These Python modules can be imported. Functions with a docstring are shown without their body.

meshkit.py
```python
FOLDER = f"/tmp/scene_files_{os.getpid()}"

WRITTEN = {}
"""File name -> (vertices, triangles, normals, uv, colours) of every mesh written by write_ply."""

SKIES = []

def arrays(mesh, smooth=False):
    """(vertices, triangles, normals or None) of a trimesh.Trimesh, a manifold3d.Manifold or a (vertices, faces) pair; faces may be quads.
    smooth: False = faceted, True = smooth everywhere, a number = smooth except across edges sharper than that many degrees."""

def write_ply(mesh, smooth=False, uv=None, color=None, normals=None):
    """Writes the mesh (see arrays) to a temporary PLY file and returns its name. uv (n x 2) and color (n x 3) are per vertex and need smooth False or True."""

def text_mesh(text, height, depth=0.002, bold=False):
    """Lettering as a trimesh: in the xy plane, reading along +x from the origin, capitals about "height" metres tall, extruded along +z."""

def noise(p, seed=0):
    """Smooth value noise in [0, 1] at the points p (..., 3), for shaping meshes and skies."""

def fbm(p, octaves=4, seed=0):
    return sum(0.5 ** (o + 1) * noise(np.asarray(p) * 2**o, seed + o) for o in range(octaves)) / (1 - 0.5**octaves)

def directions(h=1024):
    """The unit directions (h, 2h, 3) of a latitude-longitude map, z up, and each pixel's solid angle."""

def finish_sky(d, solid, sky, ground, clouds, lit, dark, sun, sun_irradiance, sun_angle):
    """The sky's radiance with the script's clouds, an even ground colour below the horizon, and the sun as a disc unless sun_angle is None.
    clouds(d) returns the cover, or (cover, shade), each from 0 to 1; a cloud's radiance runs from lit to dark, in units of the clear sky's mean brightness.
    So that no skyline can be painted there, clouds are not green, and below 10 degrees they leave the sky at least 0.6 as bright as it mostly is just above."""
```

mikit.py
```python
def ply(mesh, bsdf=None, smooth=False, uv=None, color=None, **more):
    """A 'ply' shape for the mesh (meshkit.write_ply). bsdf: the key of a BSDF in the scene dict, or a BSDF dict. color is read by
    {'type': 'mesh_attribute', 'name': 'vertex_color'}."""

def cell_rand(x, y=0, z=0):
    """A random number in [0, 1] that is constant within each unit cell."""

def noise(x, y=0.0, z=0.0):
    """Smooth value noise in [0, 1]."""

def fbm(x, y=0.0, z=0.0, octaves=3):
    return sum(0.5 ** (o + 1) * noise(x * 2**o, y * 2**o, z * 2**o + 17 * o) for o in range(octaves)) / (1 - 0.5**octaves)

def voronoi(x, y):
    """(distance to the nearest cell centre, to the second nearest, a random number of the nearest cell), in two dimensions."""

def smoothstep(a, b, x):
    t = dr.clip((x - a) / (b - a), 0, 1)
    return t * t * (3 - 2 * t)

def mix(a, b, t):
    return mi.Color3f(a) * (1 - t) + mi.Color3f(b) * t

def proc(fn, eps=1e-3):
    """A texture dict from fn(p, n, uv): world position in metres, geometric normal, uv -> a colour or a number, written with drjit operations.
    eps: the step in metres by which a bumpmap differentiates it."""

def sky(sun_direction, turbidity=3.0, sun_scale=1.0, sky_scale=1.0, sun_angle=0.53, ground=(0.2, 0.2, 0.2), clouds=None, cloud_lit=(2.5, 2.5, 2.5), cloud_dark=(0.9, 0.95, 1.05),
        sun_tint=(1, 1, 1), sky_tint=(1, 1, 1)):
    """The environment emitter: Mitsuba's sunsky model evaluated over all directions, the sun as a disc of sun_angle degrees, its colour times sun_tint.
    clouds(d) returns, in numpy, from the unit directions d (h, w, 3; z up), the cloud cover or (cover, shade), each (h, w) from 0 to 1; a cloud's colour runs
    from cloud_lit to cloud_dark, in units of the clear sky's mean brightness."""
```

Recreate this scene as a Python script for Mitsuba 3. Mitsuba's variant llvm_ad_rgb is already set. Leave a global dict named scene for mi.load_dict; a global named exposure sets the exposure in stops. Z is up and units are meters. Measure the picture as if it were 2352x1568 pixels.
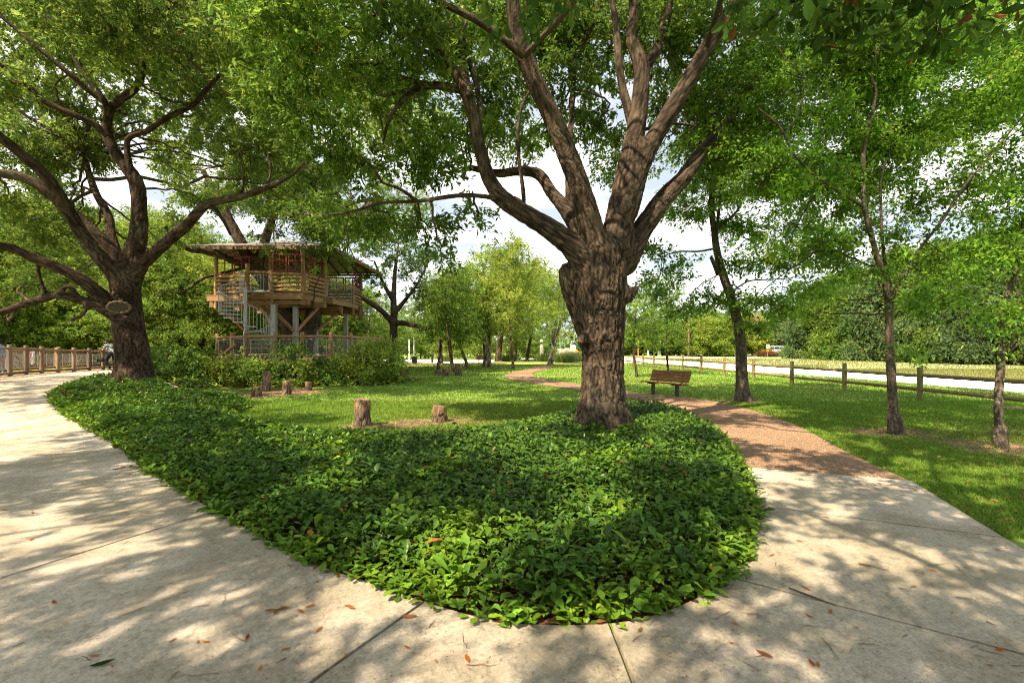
import math, random
import numpy as np, trimesh, mitsuba as mi, drjit as dr, manifold3d, shapely
from shapely.geometry import Polygon, LineString, MultiPolygon, Point
from shapely.ops import unary_union
from scipy.spatial import Delaunay, cKDTree
import mikit, meshkit
from mikit import noise, fbm, voronoi, smoothstep, mix, cell_rand

T = mi.ScalarTransform4f
scene, labels = {}, {}
# ------------------------------------------------------------------ camera, sky, exposure
EYE, U0, V0, F = 1.65, 1176.0, 795.0, 1056.6          # a 2352 x 1568 measuring grid over the picture
scene['camera'] = {'type': 'perspective', 'fov': 2 * math.degrees(math.atan(1176 / F)), 'fov_axis': 'x', 'near_clip': 0.05, 'far_clip': 2000.0,
                   'principal_point_offset_y': -(V0 - 784.0) / 1568.0,
                   'to_world': T().look_at(origin=[0, 0, EYE], target=[0, 10, EYE], up=[0, 0, 1])}


def cloud_cover(d):
    q = d / np.maximum(d[..., 2:3], 0.12)
    n = meshkit.fbm(np.stack([q[..., 0] * 0.9 + 3.1, q[..., 1] * 0.9 + 1.7, q[..., 2] * 0], -1), 5, seed=4)
    c = np.clip((n - 0.33) / 0.16, 0, 1)
    c = 0.40 + 0.60 * c
    return c * 0.96, np.clip((n - 0.62) / 0.3, 0, 1) * 0.4


SUN = np.array([-0.43, -0.46, 0.78]); SUN = SUN / np.linalg.norm(SUN)
scene['sky'] = mikit.sky(SUN, turbidity=5.0, sun_scale=1.2, sky_scale=0.85, clouds=cloud_cover, cloud_lit=(2.3, 2.28, 2.22), cloud_dark=(1.35, 1.35, 1.35), ground=(0.12, 0.14, 0.07), sun_tint=(1.01, 0.98, 0.93), sky_tint=(1.05, 1.0, 0.93))
exposure = 2.75


# ------------------------------------------------------------------ helpers
def ss(a, b, x):
    t = np.clip((np.asarray(x, float) - a) / (b - a), 0, 1)
    return t * t * (3 - 2 * t)


def hgt(x, y):
    """Height of the terrain: flat, rising gently towards the boardwalk on the left."""
    x, y = np.asarray(x, float), np.asarray(y, float)
    return 0.42 * ss(8, 15, y) * ss(0.58, 0.82, -x / np.maximum(y, 1.0))


def at(u, v, y):
    return np.array([(u - U0) / F * y, y, EYE - (v - V0) / F * y])


def ground(u, v, dz=0.0):
    y = EYE * F / (v - V0)
    for _ in range(60):
        y = 0.5 * y + 0.5 * (EYE - dz - float(hgt((u - U0) / F * y, y))) * F / (v - V0)
    x = (u - U0) / F * y
    return np.array([x, y, float(hgt(x, y)) + dz])


def gxy(pts, dz=0.0):
    return [tuple(ground(u, v, dz)[:2]) for u, v in pts]


def num(name):
    k, i = name, 0
    while k in used:
        i += 1
        k = f'{name}_{i:03d}'
    used.add(k)
    return k


used = set()


def put(name, mesh, mat, parent=None, smooth=False, color=None, kind=None, label=None, cat=None, group=None, **more):
    key = num((parent + '__' if parent else '') + name)
    scene[key] = mikit.ply(mesh, mat, smooth, color=color, **more)
    tag(key, label, cat, group, kind)
    return key


def tag(key, label=None, cat=None, group=None, kind=None):
    d = {k: v for k, v in (('label', label), ('category', cat), ('group', group), ('kind', kind)) if v}
    if d:
        labels.setdefault(key, {}).update(d)
    return key


def thing(name, label, cat, group=None):
    return tag(num(name), label, cat, group)


def unit(v):
    v = np.asarray(v, float)
    return v / np.maximum(np.linalg.norm(v, axis=-1, keepdims=True), 1e-12)


class MB:
    """Collects pieces of one mesh with per-vertex colours."""
    def __init__(self):
        self.v, self.f, self.c, self.n = [], [], [], 0

    def add(self, v, f, c=(0.5, 0.5, 0.5)):
        v, f = np.asarray(v, float), np.asarray(f, int)
        if f.shape[1] == 4:
            f = np.vstack([f[:, [0, 1, 2]], f[:, [0, 2, 3]]])
        self.v.append(v); self.f.append(f + self.n); self.n += len(v)
        self.c.append(np.broadcast_to(np.asarray(c, float), (len(v), 3)))
        return self

    def mesh(self):
        return np.vstack(self.v), np.vstack(self.f)

    def col(self):
        return np.vstack(self.c)

    def put(self, name, mat, parent=None, smooth=False, **k):
        return put(name, self.mesh(), mat, parent, smooth, color=self.col(), **k)


def frames(p):
    t = unit(np.gradient(p, axis=0))
    a = np.array([1.0, 0, 0]) if abs(t[0][0]) < 0.7 else np.array([0, 1.0, 0])
    out = []
    for d in t:
        a = unit(a - d * (a @ d)); out.append(a)
    a = np.array(out)
    return t, a, np.cross(t, a)


def tube(p, r, sides=6, caps=True):
    p = np.asarray(p, float)
    r = np.broadcast_to(r, (len(p),)).astype(float)
    t, a, b = frames(p)
    ang = np.arange(sides) * 2 * np.pi / sides
    v = (p[:, None] + r[:, None, None] * (np.cos(ang)[None, :, None] * a[:, None] + np.sin(ang)[None, :, None] * b[:, None])).reshape(-1, 3)
    i, j = np.meshgrid(np.arange(len(p) - 1), np.arange(sides), indexing='ij')
    i, j = i.ravel(), j.ravel(); j2 = (j + 1) % sides
    f = np.vstack([np.stack([i * sides + j, i * sides + j2, (i + 1) * sides + j2], 1), np.stack([i * sides + j, (i + 1) * sides + j2, (i + 1) * sides + j], 1)])
    if caps:
        n = len(v); v = np.vstack([v, p[:1], p[-1:]]); e = (len(p) - 1) * sides; k = np.arange(sides); k2 = (k + 1) % sides
        f = np.vstack([f, np.stack([k2, k, np.full(sides, n)], 1), np.stack([e + k, e + k2, np.full(sides, n + 1)], 1)])
    return v, f


BOXF = np.array([[0, 2, 3, 1], [4, 5, 7, 6], [0, 1, 5, 4], [2, 6, 7, 3], [0, 4, 6, 2], [1, 3, 7, 5]])


def box(c, size, ax=None):
    """A box with chamfered edges round C, SIZE its full lengths along the rows of AX."""
    s = np.asarray(size, float) / 2
    b = min(0.008, s.min() * 0.3)
    pts = []
    for sx in (-1, 1):
        for sy in (-1, 1):
            for sz in (-1, 1):
                q = np.array([sx, sy, sz]) * s
                for k in range(3):
                    e = np.full(3, b) * np.array([sx, sy, sz]); e[k] = 0
                    pts.append(q - e)
    m = trimesh.Trimesh(pts, process=False).convex_hull
    v = np.array(m.vertices)
    if ax is not None:
        v = v @ np.asarray(ax, float)
    return v + np.asarray(c, float), np.array(m.faces)


def beam(p0, p1, w, h, up=(0, 0, 1)):
    p0, p1 = np.asarray(p0, float), np.asarray(p1, float)
    d = unit(p1 - p0)
    s = unit(np.cross(d, up)); n = np.cross(s, d)
    return box((p0 + p1) / 2, (np.linalg.norm(p1 - p0), w, h), (d, s, n))


def jitter(rng, c, a=0.12):
    return np.clip(np.asarray(c) * (1 + rng.normal(0, a)) * (1 + rng.normal(0, a * 0.25, 3)), 0.003, 0.95)


def log(p0, p1, r, rng, col, sides=10, rings=8):
    """A peeled log: a little crooked, its ends bevelled, weathered streaks in its colour."""
    p0, p1 = np.asarray(p0, float), np.asarray(p1, float)
    t = np.concatenate([[0, 0.004], np.linspace(0.012, 0.988, rings), [0.996, 1]])
    L = np.linalg.norm(p1 - p0)
    p = p0 + (p1 - p0) * t[:, None]
    o = rng.normal(0, r * 0.05, (3,)); p[2:-2] += o * np.sin(t[2:-2, None] * 3.1 * rng.uniform(0.7, 2.0))
    rr = r * (1 + 0.04 * np.sin(t * 9 + rng.uniform(0, 6)))
    rr[[0, -1]] *= 0.86; rr[[1, -2]] *= 0.96
    v, f = tube(p, rr, sides)
    q = v * np.array([7, 7, 7.0]); d = unit(p1 - p0); q = q - np.outer(q @ d, d) * 0.8
    n = meshkit.fbm(q * 2.2 + rng.uniform(0, 50), 3)[:, None]
    base = jitter(rng, col, 0.13)
    return v, f, np.clip(base * (0.62 + 0.75 * n), 0.01, 0.9)


def catmull(pts, step):
    """A smooth curve through pts (rows x, y, z, r ...) with a point about every STEP metres."""
    pts = np.asarray(pts, float)
    P = np.vstack([2 * pts[0] - pts[1], pts, 2 * pts[-1] - pts[-2]])
    out = []
    for i in range(1, len(P) - 2):
        n = max(1, int(np.ceil(np.linalg.norm(P[i + 1, :3] - P[i, :3]) / step)))
        t = (np.arange(n) / n)[:, None]
        a, b, c, d = P[i - 1], P[i], P[i + 1], P[i + 2]
        out.append(0.5 * (2 * b + (c - a) * t + (2 * a - 5 * b + 4 * c - d) * t ** 2 + (3 * b - a - 3 * c + d) * t ** 3))
    out = np.vstack(out + [pts[-1:]])
    out[:, 3:] = np.maximum(out[:, 3:], 0.002)
    return out


def sdf_mesh(limbs, vox, k, lo, hi):
    """One smooth surface round all limbs (lists of rows x, y, z, r): smooth union on a grid, then surface nets. Returns vertices, triangles, limb id per vertex."""
    lo, hi = np.asarray(lo, float), np.asarray(hi, float)
    n = np.ceil((hi - lo) / vox).astype(int) + 1
    g = np.full(n, 1.0, np.float32); best = np.full(n, 1.0, np.float32); who = np.zeros(n, np.int16)
    axes = [lo[a] + np.arange(n[a]) * vox for a in range(3)]
    for li, L in enumerate(limbs):
        L = np.asarray(L, float); pad = k + 3 * vox
        a0 = np.floor((np.min(L[:, :3] - L[:, 3:4], 0) - pad - lo) / vox).astype(int).clip(0, n)
        a1 = (np.ceil((np.max(L[:, :3] + L[:, 3:4], 0) + pad - lo) / vox).astype(int) + 1).clip(0, n)
        if np.any(a1 <= a0):
            continue
        fl = np.full(a1 - a0, 1.0, np.float32)
        for s in range(len(L) - 1):
            p0, p1, r0, r1 = L[s, :3], L[s + 1, :3], L[s, 3], L[s + 1, 3]
            m = max(r0, r1) + pad
            b0 = np.floor((np.minimum(p0, p1) - m - lo) / vox).astype(int).clip(a0, a1)
            b1 = (np.ceil((np.maximum(p0, p1) + m - lo) / vox).astype(int) + 1).clip(a0, a1)
            if np.any(b1 <= b0):
                continue
            X = (axes[0][b0[0]:b1[0], None, None] - p0[0]).astype(np.float32); Y = (axes[1][None, b0[1]:b1[1], None] - p0[1]).astype(np.float32); Z = (axes[2][None, None, b0[2]:b1[2]] - p0[2]).astype(np.float32)
            d = (p1 - p0).astype(np.float32)
            t = np.clip((X * d[0] + Y * d[1] + Z * d[2]) / max(float(d @ d), 1e-9), 0, 1)
            dist = np.sqrt((X - t * d[0]) ** 2 + (Y - t * d[1]) ** 2 + (Z - t * d[2]) ** 2) - (r0 + (r1 - r0) * t)
            sl = tuple(slice(b0[a] - a0[a], b1[a] - a0[a]) for a in range(3))
            fl[sl] = np.minimum(fl[sl], dist)
        sl = tuple(slice(a0[a], a1[a]) for a in range(3))
        A = g[sl]
        h = np.clip(0.5 + 0.5 * (fl - A) / k, 0, 1)
        g[sl] = fl + (A - fl) * h - k * h * (1 - h)
        w = fl < best[sl]
        best[sl] = np.where(w, fl, best[sl]); who[sl] = np.where(w, li, who[sl])
    ins = g < 0
    c = ins[:-1, :-1, :-1].astype(np.int8)
    cnt = sum(ins[i:n[0] - 1 + i, j:n[1] - 1 + j, l:n[2] - 1 + l].astype(np.int8) for i in (0, 1) for j in (0, 1) for l in (0, 1))
    act = np.argwhere((cnt > 0) & (cnt < 8))
    idx = np.full(cnt.shape, -1, np.int32); idx[tuple(act.T)] = np.arange(len(act))
    acc, w = np.zeros((len(act), 3)), np.zeros(len(act))
    corners = [(i, j, l) for i in (0, 1) for j in (0, 1) for l in (0, 1)]
    val = {cn: g[act[:, 0] + cn[0], act[:, 1] + cn[1], act[:, 2] + cn[2]].astype(float) for cn in corners}
    for cn in corners:
        for ax in range(3):
            if cn[ax] == 0:
                c2 = list(cn); c2[ax] = 1; c2 = tuple(c2)
                a, b = val[cn], val[c2]; cross = (a < 0) != (b < 0)
                t = np.where(cross, a / np.where(cross, a - b, 1), 0)
                pt = np.array(cn, float)[None] + t[:, None] * (np.array(c2) - np.array(cn))[None]
                acc += pt * cross[:, None]; w += cross
    V = lo + (act + acc / w[:, None]) * vox
    quads = []
    for ax in range(3):
        s0 = [slice(1, n[a] - 1) for a in range(3)]; s0[ax] = slice(0, n[ax] - 1)
        s1 = list(s0); s1[ax] = slice(1, n[ax])
        A, B = ins[tuple(s0)], ins[tuple(s1)]
        e = np.argwhere(A != B)
        if not len(e):
            continue
        flip = ~A[tuple(e.T)]
        base = e + np.array([0 if a == ax else 1 for a in range(3)])
        u, v = [(1, 2), (2, 0), (0, 1)][ax]
        q = []
        for du, dv in ((0, 0), (1, 0), (1, 1), (0, 1)):
            o = base.copy(); o[:, u] -= du; o[:, v] -= dv
            q.append(idx[tuple(o.T)])
        q = np.stack(q, 1); q[flip] = q[flip][:, ::-1]
        quads.append(q[(q >= 0).all(1)])
    Q = np.vstack(quads)
    wid = who[tuple(np.minimum(act + 1, n - 1).T)]
    return V, np.vstack([Q[:, [0, 1, 2]], Q[:, [0, 2, 3]]]), wid


# ------------------------------------------------------------------ materials
def vcol(rough=0.85, spec=0.3, **k):
    return {'type': 'principled', 'base_color': {'type': 'mesh_attribute', 'name': 'vertex_color'}, 'roughness': rough, 'specular': spec, **k}


def rgb(*c):
    return {'type': 'rgb', 'value': list(c)}


def paint(c, rough=0.5, metal=0.0, spec=0.5):
    return {'type': 'twosided', 'bsdf': {'type': 'principled', 'base_color': rgb(*c), 'roughness': rough, 'metallic': metal, 'specular': spec}}


def leafy(rough, trans, spec):
    return {'type': 'principledthin', 'base_color': {'type': 'mesh_attribute', 'name': 'vertex_color'}, 'roughness': rough, 'diff_trans': trans, 'eta': spec, 'spec_trans': 0.0}


scene['mat_leaf'] = leafy(0.5, 1.12, 1.35)
scene['mat_cover'] = leafy(0.36, 0.65, 1.45)
scene['mat_grass'] = leafy(0.6, 0.8, 1.25)
scene['mat_bark'] = {'type': 'bumpmap', 'bsdf': {'type': 'twosided', 'bsdf': vcol(0.9, 0.15)}, 'scale': 1.0,
                     'arbitrary': mikit.proc(lambda p, n, uv: 0.020 * fbm(p.x * 55, p.y * 55, p.z * 22, 3), eps=4e-3)}
scene['mat_wood'] = {'type': 'twosided', 'bsdf': vcol(0.75, 0.25)}


def concrete_tex(p, n, uv):
    big = fbm(p.x * 0.45, p.y * 0.45, 0.0, 4)
    mid = fbm(p.x * 3.0 + 7, p.y * 3.0, 3.0, 4)
    fine = fbm(p.x * 55, p.y * 55, 1.0, 2)
    c = mix((0.30, 0.268, 0.215), (0.43, 0.395, 0.335), smoothstep(0.3, 0.7, mid))
    c = mix(c, mi.Color3f(0.225, 0.215, 0.15), smoothstep(0.48, 0.75, big) * 0.45)
    spot = fbm(p.x * 17, p.y * 17, 9.0, 3)
    c = mix(c, mi.Color3f(0.13, 0.115, 0.085), smoothstep(0.64, 0.80, spot) * 0.35)
    broom = noise(p.x * 3.0 + p.y * 1.2, p.y * 190 - p.x * 60, 0.0)
    c = c * (0.93 + 0.14 * broom)
    return c * (0.74 + 0.52 * fine) * mi.Color3f(0.92, 0.905, 0.87) * (0.86 + 0.28 * cell_rand(p.x * 160, p.y * 160))


def concrete_bump(p, n, uv):
    return 0.0022 * fbm(p.x * 120, p.y * 120, 0.0, 2) + 0.004 * fbm(p.x * 6, p.y * 6, 4.0, 2)


scene['mat_concrete'] = {'type': 'bumpmap', 'bsdf': {'type': 'twosided', 'bsdf': {'type': 'principled', 'base_color': mikit.proc(concrete_tex), 'roughness': 0.85, 'specular': 0.3}},
                         'scale': 1.0, 'arbitrary': mikit.proc(concrete_bump, eps=3e-3)}


def gravel_tex(p, n, uv):
    d1, d2, w = voronoi(p.x * 75, p.y * 75)
    big = fbm(p.x * 0.8, p.y * 0.8, 2.0, 3)
    c = mix((0.13, 0.085, 0.053), (0.30, 0.21, 0.14), w)
    c = mix(c, mi.Color3f(0.18, 0.115, 0.07), 0.35)
    return c * (0.62 + 0.5 * smoothstep(0.0, 0.3, d2 - d1)) * (0.75 + 0.5 * big)


scene['mat_gravel'] = {'type': 'bumpmap', 'bsdf': {'type': 'twosided', 'bsdf': {'type': 'principled', 'base_color': mikit.proc(gravel_tex), 'roughness': 0.95, 'specular': 0.2}},
                       'scale': 1.0, 'arbitrary': mikit.proc(lambda p, n, uv: 0.012 * fbm(p.x * 60, p.y * 60, 0.0, 3), eps=4e-3)}
BARE = []     # (x, y, radius) of bare soil round trunks and stumps, filled before the lawn is built


def lawn_tex(p, n, uv):
    a = fbm(p.x * 0.35, p.y * 0.35, 0.0, 4); b = fbm(p.x * 9, p.y * 9, 5.0, 3)
    c = mix((0.11, 0.185, 0.036), (0.185, 0.265, 0.06), smoothstep(0.3, 0.75, b))
    dry = smoothstep(0.0, 3.0, p.x - 17.0 + 0.03 * p.y) + smoothstep(36.0, 60.0, p.y) * smoothstep(2.0, 10.0, p.x)
    c = mix(c, mi.Color3f(0.25, 0.27, 0.175), dr.clip(dry, 0, 1) * (0.35 + 0.6 * a))
    far = smoothstep(26.0, 40.0, p.y) * (1 - dr.clip(dry, 0, 1))
    c = mix(c, mi.Color3f(0.19, 0.24, 0.06), far * 0.5)
    s = mi.Float(0)
    for x, y, r in BARE:
        d = dr.sqrt(dr.square(p.x - x) * 0.45 + dr.square(p.y - y)) / r + (b - 0.5) * 1.1 + (a - 0.5) * 1.2
        s = dr.maximum(s, 1 - smoothstep(0.55, 1.15, d))
    return mix(c, mix((0.10, 0.062, 0.040), (0.21, 0.135, 0.095), b), s)


def soil_tex(p, n, uv):
    b = fbm(p.x * 22, p.y * 22, 1.0, 3); w = voronoi(p.x * 24, p.y * 24)[2]
    return mix((0.025, 0.016, 0.010), (0.13, 0.068, 0.038), smoothstep(0.25, 0.85, b * 0.6 + w * 0.4))


scene['mat_soil'] = {'type': 'twosided', 'bsdf': {'type': 'principled', 'base_color': mikit.proc(soil_tex), 'roughness': 0.95, 'specular': 0.1}}
scene['mat_road'] = {'type': 'twosided', 'bsdf': {'type': 'principled', 'base_color': mikit.proc(lambda p, n, uv: mi.Color3f(0.56, 0.54, 0.49) * (0.85 + 0.3 * fbm(p.x * 1.5, p.y * 1.5, 0.0, 3))), 'roughness': 0.85}}
scene['mat_steel'] = paint((0.36, 0.38, 0.39), 0.42, 0.55)
scene['mat_dark_steel'] = paint((0.05, 0.055, 0.06), 0.45, 0.2)
scene['mat_wire'] = paint((0.22, 0.20, 0.17), 0.55, 0.4)
scene['mat_white'] = paint((0.78, 0.77, 0.74), 0.5)
scene['mat_frame'] = paint((0.20, 0.024, 0.030), 0.5)
scene['mat_glass'] = {'type': 'thindielectric'}
scene['mat_roof'] = {'type': 'twosided', 'bsdf': {'type': 'principled', 'base_color': rgb(0.24, 0.23, 0.22), 'roughness': 0.55, 'metallic': 0.3}}

WOOD = np.array([0.285, 0.178, 0.095]); WOOD_GREY = np.array([0.235, 0.175, 0.12]); WOOD_RED = np.array([0.29, 0.16, 0.085])
BARK_LIGHT, BARK_DARK = np.array([0.145, 0.106, 0.075]), np.array([0.014, 0.011, 0.008])


def bark(p, d, r, amp=1.0, scale=1.0, lo=BARK_DARK, hi=BARK_LIGHT):
    """Furrowed bark: (outward displacement, colour) at points p with the limb's direction d and radius r there."""
    d = np.broadcast_to(d, p.shape); r = np.asarray(r)
    par = np.sum(p * d, -1, keepdims=True)
    wob = (meshkit.noise(p * 5.1 + 5)[:, None] - 0.5) * 0.9
    q = (p - par * d) / (0.066 * scale) + d * par / (0.36 * scale) + wob
    n1 = meshkit.noise(q); n2 = meshkit.noise(q * 1.9 + 17.3); n3 = meshkit.noise(p * 1.3 + 9); n4 = meshkit.noise(p * 9.0)
    cross = meshkit.noise((p - par * d) / (0.07 * scale) + d * par / (0.075 * scale) + 31)
    rid = np.minimum(np.abs(2 * n1 - 1) * 2.1, np.abs(2 * n2 - 1) * 1.9 + 0.28)
    rid = np.clip(np.minimum(rid, np.abs(2 * cross - 1) * 2.2 + 0.55), 0, 1)
    disp = (rid - 0.7) * np.minimum(0.042, r * 0.10) * amp + (n3 - 0.5) * np.minimum(0.06, r * 0.12)
    t = (np.clip((rid - 0.1) / 0.9, 0, 1) * (0.50 + 0.35 * n4 + 0.45 * n3))[:, None]
    lo, hi = np.asarray(lo, float), np.asarray(hi, float)
    moss = np.clip((n3[:, None] - 0.6) * 2.0, 0, 0.4) * np.clip(rid[:, None], 0.2, 1)
    c = lo + (hi - lo) * np.clip(t, 0, 1.1)
    return disp, np.clip(c * (1 - moss) + moss * np.array([0.15, 0.145, 0.10]), 0.008, 0.8)


def bark_tube(L, scale=1.0, amp=1.0, side_len=0.05, step=None, lo=BARK_DARK, hi=BARK_LIGHT, max_sides=40):
    L = np.asarray(L, float)
    r = L[:, 3]
    sides = int(np.clip(2 * np.pi * r.max() / side_len, 5, max_sides))
    v, f = tube(L[:, :3], r, sides, caps=False)
    cen = np.repeat(L[:, :3], sides, 0); nrm = unit(v - cen); rr = np.repeat(r, sides)
    t = np.repeat(unit(np.gradient(L[:, :3], axis=0)), sides, 0)
    dm = unit(L[-1, :3] - L[0, :3])
    dsp, c = bark(v, dm, rr, amp, scale, lo, hi)
    return v + nrm * dsp[:, None], f, c


# ------------------------------------------------------------------ leaves
DIAMOND = (np.array([[0, 0, 0], [0.45, 0.5, 0.10], [1, 0, -0.05], [0.45, -0.5, 0.10]]), np.array([[0, 2, 1], [0, 3, 2]]))
OBOV = (np.array([[0, 0, 0], [0.55, 0, -0.01], [1.0, 0, -0.13], [0.30, 0.26, 0.04], [0.66, 0.5, 0.05], [0.30, -0.26, 0.04], [0.66, -0.5, 0.05], [0.93, 0.25, -0.04], [0.93, -0.25, -0.04]]),
        np.array([[0, 1, 3], [3, 1, 4], [1, 2, 7], [1, 7, 4], [0, 5, 1], [5, 6, 1], [1, 8, 2], [1, 6, 8]]))


def leaves(pos, ax, nrm, length, width, tmpl=DIAMOND):
    V, Fc = tmpl
    ax = unit(ax); s = unit(np.cross(nrm, ax)); n = np.cross(ax, s)
    length, width = np.broadcast_to(length, len(pos))[:, None, None], np.broadcast_to(width, len(pos))[:, None, None]
    v = pos[:, None] + V[None, :, 0:1] * length * ax[:, None] + V[None, :, 1:2] * width * s[:, None] + V[None, :, 2:3] * length * n[:, None]
    f = (Fc[None] + (np.arange(len(pos)) * len(V))[:, None, None]).reshape(-1, 3)
    return v.reshape(-1, 3), f


def rdir(rng, n):
    return unit(rng.normal(0, 1, (n, 3)))


def leaf_colours(rng, n, base, var=0.22, yellow=0.25, dead=0.004):
    b = np.asarray(base)[None] * np.exp(rng.normal(0, var, (n, 1)))
    y = np.clip(rng.normal(0, yellow, (n, 1)), -0.35, 0.9)
    b = b * (1 + y * np.array([[0.75, 0.35, -0.25]]))
    d = rng.random(n) < dead
    b[d] = np.array([0.20, 0.085, 0.03])
    return np.clip(b, 0.006, 0.6)


def crown(rng, lobes, clusters, per, L, W, base, twig=0.42, up=0.8, var=0.22, yellow=0.25, tmpl=DIAMOND, flat=0.7, droop=0.15, fill=0.5, dead=0.004):
    """Leaf sprays in lobes (rows x, y, z, radius): CLUSTERS per square metre of lobe radius squared. Returns vertices, triangles, colours, spray centres."""
    lobes = np.asarray(lobes, float)
    cnt = np.maximum(1, (clusters * lobes[:, 3] ** 2).astype(int))
    rep = np.repeat(np.arange(len(lobes)), cnt)
    d = rdir(rng, len(rep))
    rad = lobes[rep, 3:4] * (rng.random((len(rep), 1)) ** fill)
    c = lobes[rep, :3] + d * rad * np.array([1, 1, flat])
    tw = unit(d * np.array([1, 1, 0.6]) + 0.55 * rdir(rng, len(rep)) + np.array([0, 0, -droop]))
    k = np.repeat(np.arange(len(c)), per)
    t = rng.random((len(k), 1))
    tl = twig * rng.uniform(0.6, 1.4, (len(c), 1))
    pos = c[k] + tw[k] * (t - 0.3) * tl[k] + rng.normal(0, 0.055 * twig / 0.42, (len(k), 3)) * (0.6 + t)
    ax = unit(tw[k] * 0.7 + rdir(rng, len(k)) * 0.9 + np.array([0, 0, -0.12]))
    nr = unit(rdir(rng, len(k)) * (1 - up * 0.45) + np.array([0, 0, up]))
    s = np.exp(rng.normal(0, 0.22, len(k)))
    v, f = leaves(pos, ax, nr, L * s, W * s, tmpl)
    lobe_t = np.exp(rng.normal(0, 0.17, (len(lobes), 1))); cl_t = np.exp(rng.normal(0, 0.2, (len(c), 1)))
    col = leaf_colours(rng, len(k), base, var, yellow, dead) * lobe_t[rep][k] * cl_t[k]
    return v, f, np.repeat(np.clip(col, 0.005, 0.6), len(tmpl[0]), 0), c


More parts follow.
